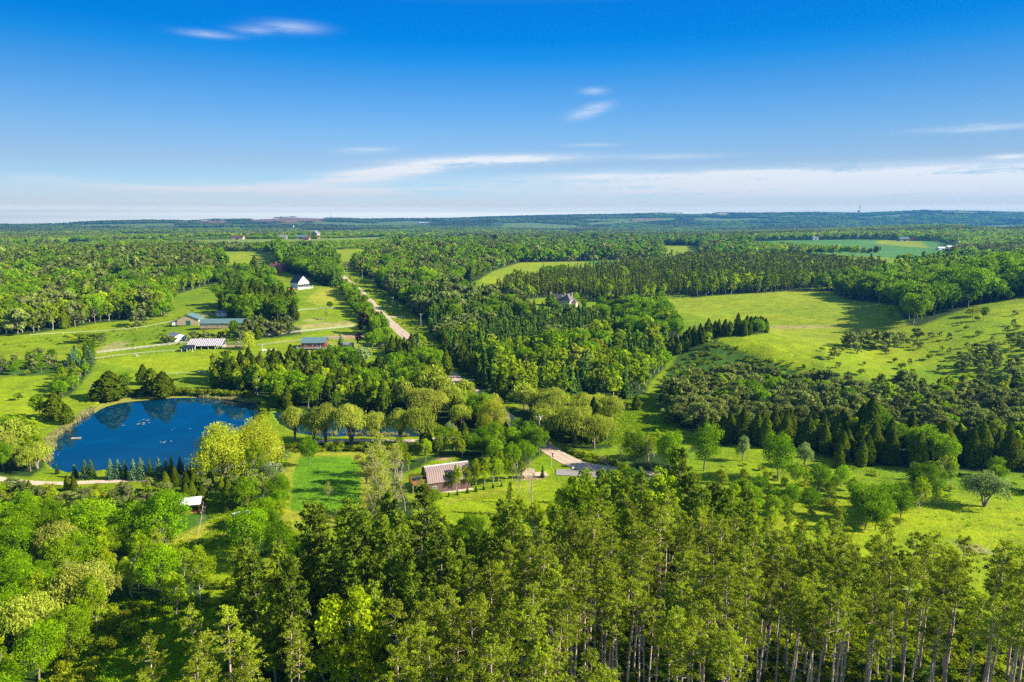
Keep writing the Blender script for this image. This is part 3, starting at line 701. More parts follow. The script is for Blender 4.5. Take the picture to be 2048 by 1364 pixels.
# the county road runs dead straight down the hill, then bends right at the junction
road_pts = [(-178 - .40 * 24, 700 + 24.), (-178., 700.)] + [(14.6 - .395 * (y - 210), y) for y in (640, 560, 480, 400, 320, 260, 225, 208)]
JX = G(1140, 928); JE = G(1215, 940)
road_w = [(x, y, 0) for x, y in road_pts] + [(21, 199, 0), (JX[0] + 3, JX[1] - 3, 0), JE[:2] + (0,)]
path_w = wline([(-60,950),(0,958),(25,962),(80,968),(160,966),(240,962),(330,957),(375,952),(400,946),(440,940),(500,925),(560,893),(600,886),(640,882.5),(740,881),(830,883),(900,874),(965,871),(1012,872),(1040,874)])
paved_w = wline([(1112,945),(1140,944),(1170,947),(1205,952),(1260,957),(1330,975)])
spur_w = wline([(1205,937),(1250,940),(1320,950)])
drive_a = wline([(770,687),(790,687),(812,688),(832,690)])
drive_b = wline([(770,634),(785,634),(800,634),(812,635)])
drive_c = wline([(1045,952),(1075,951),(1094,948)])
_c = lambda u, v, r, dv=0: ([G(u, v), G(u + .01, v + dv + .01)], r)
CLEAR = [_c(893,974,7,18), _c(384,1022,3.5,45), _c(484,1046,3,14), _c(600,576,11), _c(557,543,9), _c(381,648,10,10), _c(449,655,9), _c(425,655,7), _c(354,680,6), _c(414,696,10,6), _c(445,632,5), _c(630,695,9,8), _c(697,697,4), _c(1122,612,11), _c(1103,936,2), _c(1060,985,4)]
ROADS = CLEAR + [(road_w, 4.2), (path_w, 1.7), (paved_w, 4.5), (spur_w, 2), (drive_a, 2), (drive_b, 2.5), (drive_c, 2)]
def strip(name, pts, half, mat, lift, step=3.0, ragged=.25, **props):
    Q = resample(pts, step); T = np.gradient(Q, axis=0); T /= np.linalg.norm(T, axis=1, keepdims=True); Nn = np.stack([-T[:, 1], T[:, 0]], 1)
    k = np.array([-1, -.8, -.6, -.4, -.2, 0, .2, .4, .6, .8, 1]); m = len(k)
    hw = half * (1 + ragged * (vnoise(Q[:, 0] * 7, Q[:, 1], 25, 9) - .5))
    P = Q[:, None, :] + Nn[:, None, :] * (k[None, :, None] * hw[:, None, None])
    z = H(P[..., 0], P[..., 1]) + lift
    V = np.concatenate([P, z[..., None]], 2).reshape(-1, 3); n = len(Q)
    i = (np.arange(n - 1)[:, None] * m + np.arange(m - 1)).ravel(); Fq = np.stack([i, i + m, i + m + 1, i + 1], 1)
    me = mesh_np(name, V, Fq, [mat], None, True)
    a = me.attributes.new('across', 'FLOAT', 'POINT'); a.data.foreach_set('value', np.tile(k, n).astype(np.float32))
    return add(name, me, None, kind='structure', **props)
strip('gravel_road', road_w, 3.2, MT['road'], .11, label='straight pinkish gravel road running up the hill')
strip('pond_track', path_w, 1.35, MT['path'], .10, label='narrow pale gravel track round the pond', ragged=.5)
strip('paved_road', paved_w, 2.6, MT['asphalt'], .15, label='short grey paved lane at the junction')
strip('side_track', spur_w, 1.8, MT['path'], .17, label='gravel shoulder right of the junction')
strip('cabin_driveway', drive_a, 1.6, MT['path'], .14, label='pale driveway of the log cabin')
strip('forest_driveway', drive_b, 2.0, MT['path'], .14, label='short driveway into the spruces')
strip('house_driveway', drive_c, 1.8, MT['path'], .19, label='gravel drive of the brown house')

# ---- colours of the ground sheet
cols = np.empty((len(gx), 3)); cols[:] = GR
rr = np.hypot(gx, gy)
mixn = vnoise(gx, gy, 38, 11)[:, None]
cols = np.array(GR) * (1 - mixn) + np.array(LIME) * .9 * mixn
farm = sstep(1200, 1900, rr)[:, None]
fn = (vnoise(gx * .6, gy, 620, 21) * .6 + vnoise(gx, gy, 260, 22) * .4)
farcol = np.where((fn > .64)[:, None], np.array(FARF), np.array(WOODS))
cols = cols * (1 - farm) + farcol * farm
ok = ~back & (gv < 3000)
for c, P in PATCH:
    m = ok & inpoly(gu, gv, P); cols[m] = c
far_field = (fn > .64) & (rr > 1900)
for c, P in PATCH:
    if c in (FARF, SOIL, BEAN, FIELD): far_field |= ok & inpoly(gu, gv, P)
me = None
nr, nth = len(RD), len(TH)
# ------------------------------------------------------------------ woods: where trees stand (feet polygons), what kinds, how far apart
# name, polygon, {kind: weight}, spacing, (h min, h max), label part, group
Z = [
 ('right red pines', [(1160,1215),(1330,1200),(1500,1265),(1600,1275),(1800,1320),(2000,1355),(2350,1400),(2600,1540),(1900,1510),(1480,1500),(1420,1700),(1100,1760),(820,1700),(780,1500),(860,1440),(1000,1330)], {'red_pine': .94, 'half_dead_tree': .02, 'dead_tree': .055}, 4.0, (18.5, 22.5), 'in the foreground pine stand', 'tall red pines of the foreground stand'),
 ('left red pines', [(330,1500),(400,1465),(560,1470),(640,1490),(650,1620),(420,1660),(290,1620)], {'red_pine': .95, 'dead_tree': .05}, 5.4, (18, 23), 'in the clump at the lower left glade', 'red pines beside the lower left glade'),
 ('white pines', [(470,1290),(570,1285),(660,1232),(760,1200),(900,1212),(1000,1205),(1120,1172),(1180,1145),(1300,1125),(1480,1150),(1500,1250),(1330,1165),(1160,1180),(1000,1330),(860,1440),(640,1490),(510,1420),(485,1330)], {'white_pine': .88, 'red_pine': .05, 'aspen_tree': .03, 'dead_tree': .05}, 4.9, (16, 22), 'in the pine belt below the meadow', 'feathery white pines across the lower middle'),
 ('left broadleaves', [(-220,1120),(-100,1085),(120,1085),(220,1100),(335,1105),(380,1150),(420,1225),(330,1235),(250,1215),(190,1290),(110,1400),(60,1500),(-300,1500)], {'maple_tree': .5, 'aspen_tree': .3, 'willow_tree': .12, 'half_dead_tree': .03, 'dead_tree': .02}, 6.0, (7.5, 12.5), 'in the lower left broadleaf wood', 'broadleaf trees of the lower left wood'),
 ('left shrubs', [(150,1240),(240,1215),(330,1235),(330,1260),(230,1300),(190,1350),(100,1500),(-100,1600),(-300,1500),(60,1480)], {'shrub': .8, 'aspen_tree': .2}, 3.6, (2.2, 5), 'on the edge of the lower left glade', 'shrubs round the lower left glade'),
 ('path scrub', [(-60,985),(60,975),(180,975),(250,985),(300,978),(420,960),(500,975),(520,1010),(500,1035),(440,1030),(380,1060),(330,1075),(200,1085),(60,1075),(-60,1075)], {'scots_pine': .50, 'shrub': .3, 'cedar_tree': .1, 'aspen_tree': .1}, 4.6, (3.5, 6), 'in the scrub below the pond track', 'scrub pines and bushes below the pond track'),
 ('meadow west edge', [(490,960),(548,985),(565,1040),(560,1090),(510,1130),(470,1150),(480,1100),(495,1060),(490,1020)], {'aspen_tree': .5, 'maple_tree': .35, 'scots_pine': .15}, 5.5, (7, 11), 'between the mown lawn and the meadow strip', 'trees west of the mown meadow'),
 ('meadow foot', [(600,1150),(700,1130),(740,1062),(760,1045),(830,1055),(880,1085),(1000,1080),(1100,1050),(1160,1010),(1240,980),(1400,1000),(1480,1040),(1480,1120),(1300,1105),(1160,1120),(1000,1150),(900,1165),(760,1145),(640,1165),(560,1180),(560,1100)], {'white_pine': .45, 'aspen_tree': .3, 'half_dead_tree': .12, 'maple_tree': .1, 'shrub': .03}, 5.8, (6, 10), 'in the belt below the meadow', 'young trees between the meadow and the white pines'),
 ('hillside feet right', [(1480,1050),(1620,1050),(1760,1120),(1900,1190),(2100,1240),(2100,1330),(1800,1290),(1500,1230)], {'aspen_tree': .6, 'shrub': .4}, 6, (3, 7.5), 'behind the red pines at the meadow edge', 'saplings behind the right red pines'),
 ('house grove', [(800,925),(880,905),(960,888),(1050,880),(1090,893),(1085,908),(1060,925),(1040,948),(975,940),(965,925),(900,912),(860,922),(838,935),(815,945),(785,945)], {'maple_tree': .5, 'aspen_tree': .42, 'blue_spruce': .08}, 4.6, (5, 8), 'in the grove behind the brown house', 'small trees behind the brown house'),
 ('half dead elms', [(735,1010),(745,955),(790,940),(810,990),(830,1030),(800,1060),(730,1060)], {'half_dead_tree': .55, 'aspen_tree': .35, 'dead_tree': .1}, 4.6, (8, 12), 'in the bare grove by the meadow', 'thin half bare trees beside the meadow'),
 ('dam brush', [(560,886),(700,884),(830,884),(880,890),(880,903),(740,904),(590,903),(560,900)], {'dark_bush': .9, 'shrub': .1}, 2.6, (1.6, 2.6), 'in the dark brush below the willow dam', 'dark brush below the willow row'),
 ('pond west', [(-120,870),(20,862),(70,868),(88,900),(88,935),(60,955),(-10,950),(-120,950)], {'aspen_tree': .45, 'willow_tree': .25, 'maple_tree': .15, 'shrub': .15}, 5.2, (6, 10), 'crowding the west bank of the pond', 'trees on the west bank of the pond'),
 ('shore bushes', [(190,792),(240,788),(330,784),(420,786),(500,792),(500,797),(420,792),(320,788),(250,792),(200,800)], {'shrub': .75, 'dark_bush': .25}, 2.6, (1.8, 3.2), 'on the far shore of the big pond', 'bushes on the far pond shore'),
 ('cabin wood', [(430,770),(440,745),(520,735),(600,728),(650,735),(700,738),(760,752),(830,738),(870,752),(885,790),(870,815),(760,835),(660,822),(560,815),(520,795),(470,785)], {'aspen_tree': .40, 'cedar_tree': .27, 'maple_tree': .26, 'half_dead_tree': .04, 'dead_tree': .03}, 5.4, (8, 12.5), 'in the cabin wood', 'trees between the log cabin and the pond'),
 ('hedge row', [(140,735),(165,712),(190,708),(186,735),(165,765),(140,790),(110,800),(105,780)], {'maple_tree': .35, 'blue_spruce': .25, 'cedar_tree': .25, 'aspen_tree': .15}, 5, (5.5, 8.5), 'in the hedge row above the pond', 'trees of the hedge row above the pond'),
 ('orchard', [(-60,735),(0,728),(60,722),(150,722),(155,742),(60,752),(-60,752)], {'maple_tree': .6, 'scots_pine': .25, 'shrub': .15}, 6.5, (5, 7.5), 'in the loose clump at the left meadow', 'round trees of the left meadow clump'),
 ('left forest edge', [(-150,675),(0,672),(60,668),(130,658),(200,645),(280,640),(330,630),(338,612),(280,608),(200,618),(100,630),(-150,640)], {'aspen_tree': .66, 'maple_tree': .16, 'scots_pine': .1, 'cedar_tree': .03, 'dead_tree': .05}, 6.2, (12, 17), 'along the near edge of the left forest', 'tall slim trees on the left forest edge'),
 ('left forest', [(-300,640),(100,630),(200,618),(280,608),(338,612),(350,590),(400,575),(450,560),(450,545),(380,545),(250,560),(235,575),(205,572),(200,558),(100,548),(-300,540)], {'maple_tree': .46, 'aspen_tree': .34, 'scots_pine': .14, 'cedar_tree': .06}, 7.5, (11, 16), 'inside the left forest', 'trees of the left forest'),
 ('left pinery', [(-300,540),(100,548),(200,558),(250,560),(380,545),(450,545),(445,520),(420,510),(300,506),(200,508),(100,512),(-300,510)], {'plantation_pine': .62, 'scots_pine': .14, 'maple_tree': .24}, 7.0, (12, 15), 'in the plantation behind the left forest', 'dark pines behind the left forest'),
 ('left back woods', [(-400,509),(100,511),(300,505),(430,503),(560,503),(560,494),(400,494),(200,493),(-400,490)], {'maple_tree': .75, 'scots_pine': .25}, 9, (7, 10), 'in the woods behind the left plantation', 'tree strip behind the left plantation'),
 ('house hill', [(440,610),(520,588),(560,592),(585,610),(600,640),(560,648),(505,652),(450,635)], {'maple_tree': .8, 'cedar_tree': .2}, 8.5, (11, 17), 'on the slope left of the white farmhouse', 'big trees left of the white farmhouse'),
 ('barn pines', [(462,668),(500,655),(560,650),(600,655),(602,668),(560,675),(480,682)], {'scots_pine': .9, 'cedar_tree': .1}, 6.5, (6, 9), 'beside the teal roofed shed', 'brown pines beside the teal roofed shed'),
 ('shed bushes', [(385,676),(430,672),(455,668),(460,676),(430,684),(385,684)], {'shrub': .6, 'scots_pine': .4}, 3.6, (2, 4), 'between the teal roofed shed and the ribbed roof', 'bushes behind the ribbed roof shed'),
 ('brick grove', [(430,560),(460,550),(500,540),(540,548),(555,570),(500,578),(450,582)], {'maple_tree': .7, 'cedar_tree': .3}, 8, (8, 12), 'left of the red brick house', 'trees left of the red brick house'),
 ('farmhouse grove', [(566,527),(600,505),(640,508),(660,520),(680,532),(690,555),(678,572),(655,574),(632,563),(610,552),(585,548),(575,540)], {'spruce_tree': .52, 'maple_tree': .48}, 6.0, (11, 16), 'behind the white farmhouse', 'dark grove behind the white farmhouse'),
 ('farm hedge', [(540,503),(560,500),(575,512),(590,530),(570,540),(555,520)], {'maple_tree': .9, 'spruce_tree': .1}, 9, (13, 20), 'on the field hedge behind the brick house', 'field hedge trees behind the brick house'),
 ('road hedge', [(683,573),(702,577),(735,606),(757,630),(768,655),(778,692),(757,702),(738,662),(716,628),(692,602)], {'maple_tree': .65, 'cedar_tree': .35}, 4.8, (6, 10), 'along the left side of the gravel road', 'trees lining the left of the gravel road'),
 ('road end hedge', [(775,690),(800,700),(830,708),(870,725),(885,745),(860,752),(810,735),(775,712)], {'cedar_tree': .5, 'maple_tree': .35, 'spruce_tree': .15}, 5.2, (7, 10), 'where the road dips behind the hedge', 'trees where the road dips'),
 ('road spruces', [(752,570),(790,572),(900,578),(960,600),(1040,625),(1050,640),(860,655),(845,640),(805,605)], {'spruce_tree': .7, 'maple_tree': .12, 'scots_pine': .18}, 5.4, (11, 15), 'in the tall spruce wood right of the road', 'tall spruces right of the gravel road'),
 ('crest wood', [(697,530),(760,512),(940,520),(960,560),(900,578),(790,572),(755,568),(725,552)], {'maple_tree': .45, 'scots_pine': .25, 'spruce_tree': .15, 'aspen_tree': .15}, 7, (10, 14), 'in the mixed wood on the road crest', 'mixed trees on the road crest'),
 ('spruce plantation', [(857,657),(960,648),(1050,645),(1160,632),(1205,650),(1195,688),(1100,712),(1000,716),(935,722),(885,695)], {'spruce_tree': .86, 'scots_pine': .08, 'aspen_tree': .06}, 4.7, (8, 11), 'in the spruce plantation below the mansion', 'dense spruces below the stone mansion'),
 ('roadside dark', [(885,700),(935,722),(960,760),(1010,800),(1000,812),(960,785),(925,755)], {'cedar_tree': .6, 'spruce_tree': .4}, 5, (9, 12), 'in the dark row right of the lower road', 'dark conifers right of the lower road'),
 ('bright wood', [(938,724),(1000,718),(1100,714),(1195,690),(1290,680),(1330,690),(1330,735),(1300,765),(1290,790),(1205,803),(1050,812),(1010,798),(960,758)], {'aspen_tree': .50, 'maple_tree': .30, 'spruce_tree': .12, 'half_dead_tree': .05, 'dead_tree': .03}, 6.0, (10, 15), 'in the bright wood below the spruces', 'bright trees right of the lower road'),
 ('mansion wood', [(1195,625),(1265,612),(1330,620),(1345,650),(1370,675),(1340,715),(1290,680),(1200,688),(1205,650)], {'maple_tree': .68, 'spruce_tree': .12, 'aspen_tree': .2}, 6.6, (9, 13), 'in the dark wood right of the mansion', 'trees right of the stone mansion'),
 ('mansion grounds', [(1000,608),(1040,610),(1060,622),(1180,625),(1200,615),(1195,632),(1050,642),(1010,632)], {'maple_tree': .5, 'spruce_tree': .3, 'cedar_tree': .2}, 6, (4, 6), 'round the grounds of the stone mansion', 'small trees round the stone mansion'),
 ('dark plantation', [(985,585),(1030,570),(1130,556),(1200,545),(1290,532),(1450,522),(1560,521),(1650,530),(1760,540),(1790,562),(1640,576),(1500,580),(1420,585),(1335,592),(1270,606),(1195,605),(1150,590),(1060,598)], {'plantation_pine': .93, 'aspen_tree': .07}, 5.6, (11, 14), 'in the plantation beyond the mansion', 'even dark pines of the big plantation'),
 ('field edge pines', [(1378,590),(1420,584),(1500,579),(1620,573),(1622,580),(1500,587),(1420,592),(1380,597)], {'white_pine': .85, 'aspen_tree': .15}, 6.5, (13, 17), 'on the edge above the rolling field', 'blue green pines above the rolling field'),
 ('centre woods', [(760,510),(800,492),(930,488),(1000,484),(1200,480),(1320,482),(1500,480),(1500,500),(1480,516),(1405,518),(1400,492),(1320,490),(1320,520),(1290,518),(1170,523),(1040,525),(985,542),(955,562),(940,520)], {'maple_tree': .66, 'scots_pine': .14, 'aspen_tree': .20}, 10, (13, 18), 'in the wide woods across the centre', 'broad woods across the centre'),
 ('knoll clump', [(1085,552),(1120,546),(1150,548),(1165,556),(1120,562),(1075,566)], {'maple_tree': .8, 'spruce_tree': .2}, 8, (8, 12), 'in the clump on the hill field', 'trees on the hill field'),
 ('right maples', [(1795,612),(1815,650),(1840,652),(1900,628),(1955,610),(2048,592),(2200,585),(2200,528),(2050,545),(1960,560),(1880,580),(1850,598)], {'maple_tree': 1.0}, 8.6, (15, 19), 'on the right maple ridge', 'round maples on the right ridge'),
 ('right wood', [(1625,582),(1665,585),(1700,600),(1760,606),(1795,612),(1850,598),(1880,580),(1960,560),(2050,545),(2200,528),(2200,520),(1980,525),(1870,528),(1790,545),(1790,562),(1700,575)], {'maple_tree': .55, 'aspen_tree': .33, 'spruce_tree': .06, 'dead_tree': .06}, 7.8, (12, 17), 'in the mixed wood behind the rolling field', 'mixed wood behind the rolling field'),
 ('knoll cedars', [(1330,712),(1345,692),(1380,680),(1420,666),(1520,657),(1534,666),(1480,673),(1440,672),(1400,690),(1360,710)], {'cedar_tree': .55, 'spruce_tree': .4, 'maple_tree': .05}, 3.9, (6, 8), 'in the dark conifer row behind the grassy knoll', 'dark conifers behind the grassy knoll'),
 ('thicket', [(1330,800),(1370,772),(1430,765),(1520,768),(1620,775),(1700,790),(1800,780),(1900,790),(2000,775),(2120,760),(2160,890),(1900,895),(1700,882),(1560,868),(1420,872),(1335,850)], {'scots_pine': .80, 'maple_tree': .10, 'aspen_tree': .06, 'dead_tree': .04}, 5.0, (6, 9.5), 'in the right thicket', 'grey green pines of the right thicket'),
 ('knoll scrub', [(1320,765),(1350,735),(1400,722),(1480,735),(1600,752),(1640,740),(1680,755),(1800,775),(2000,765),(2100,730),(2120,765),(1900,785),(1700,785),(1620,772),(1430,765)], {'shrub': .55, 'scots_pine': .42, 'dead_tree': .03}, 10.5, (2.2, 4.8), 'in the scrub on the foot of the knoll', 'scrub at the foot of the knoll'),
 ('hillside dots', [(1640,700),(1800,680),(1900,650),(2060,620),(2100,700),(2000,740),(1800,760),(1660,745)], {'shrub': .5, 'scots_pine': .5}, 13, (2, 4.5), 'dotted over the bright right hillside', 'lone bushes on the right hillside'),
 ('right upper scrub', [(1880,735),(1960,700),(2120,650),(2140,740),(1960,765)], {'scots_pine': .6, 'maple_tree': .3, 'shrub': .1}, 8.5, (4, 6.5), 'on the upper right slope', 'small trees on the upper right slope'),
 ('cedar band', [(1375,905),(1400,870),(1480,872),(1560,870),(1700,884),(1900,898),(2160,892),(2180,945),(1960,945),(1800,935),(1700,925),(1620,908),(1540,895),(1470,890)], {'cedar_tree': .90, 'maple_tree': .05, 'aspen_tree': .05}, 5.6, (8, 12), 'in the dark cedar band on the right', 'dark cedars between thicket and meadow'),
 ('stream scrub', [(1440,962),(1530,965),(1600,968),(1700,962),(1725,1000),(1650,1035),(1540,1035),(1440,1005)], {'shrub': .45, 'maple_tree': .33, 'aspen_tree': .22}, 5.4, (3, 7), 'along the little stream', 'bushes along the little stream'),
 ('right meadow clump', [(1735,1020),(1790,1008),(1880,1005),(1900,1015),(1830,1035),(1770,1075),(1720,1060),(1690,1030)], {'maple_tree': .5, 'aspen_tree': .35, 'shrub': .15}, 4.6, (6, 10), 'in the clump on the right meadow', 'clump on the right meadow'),
 ('far right edge', [(1980,950),(2060,945),(2200,960),(2200,1000),(2060,985),(1990,975)], {'willow_tree': .4, 'maple_tree': .6}, 6.5, (5, 9), 'at the far right meadow edge', 'trees at the right meadow edge'),
 ('junction wood', [(1222,948),(1245,920),(1290,905),(1330,905),(1350,935),(1330,960),(1290,955),(1240,960)], {'maple_tree': .45, 'willow_tree': .3, 'half_dead_tree': .1, 'aspen_tree': .15}, 6.5, (9, 13), 'in the grove right of the road junction', 'grove right of the road junction'),
 ('valley willows', [(1000,845),(1020,815),(1080,820),(1160,835),(1230,850),(1225,895),(1175,902),(1125,888),(1080,868),(1040,862)], {'willow_tree': .78, 'maple_tree': .15, 'cedar_tree': .07}, 7.0, (8, 12), 'in the willow belt right of the road', 'pale willows right of the road'),
 ('road west willows', [(840,800),(880,800),(930,812),(960,830),(985,850),(960,865),(920,860),(860,850),(830,830)], {'willow_tree': .55, 'cedar_tree': .25, 'maple_tree': .2}, 6.5, (8, 12), 'between the dam and the gravel road', 'willows between dam and road'),
]
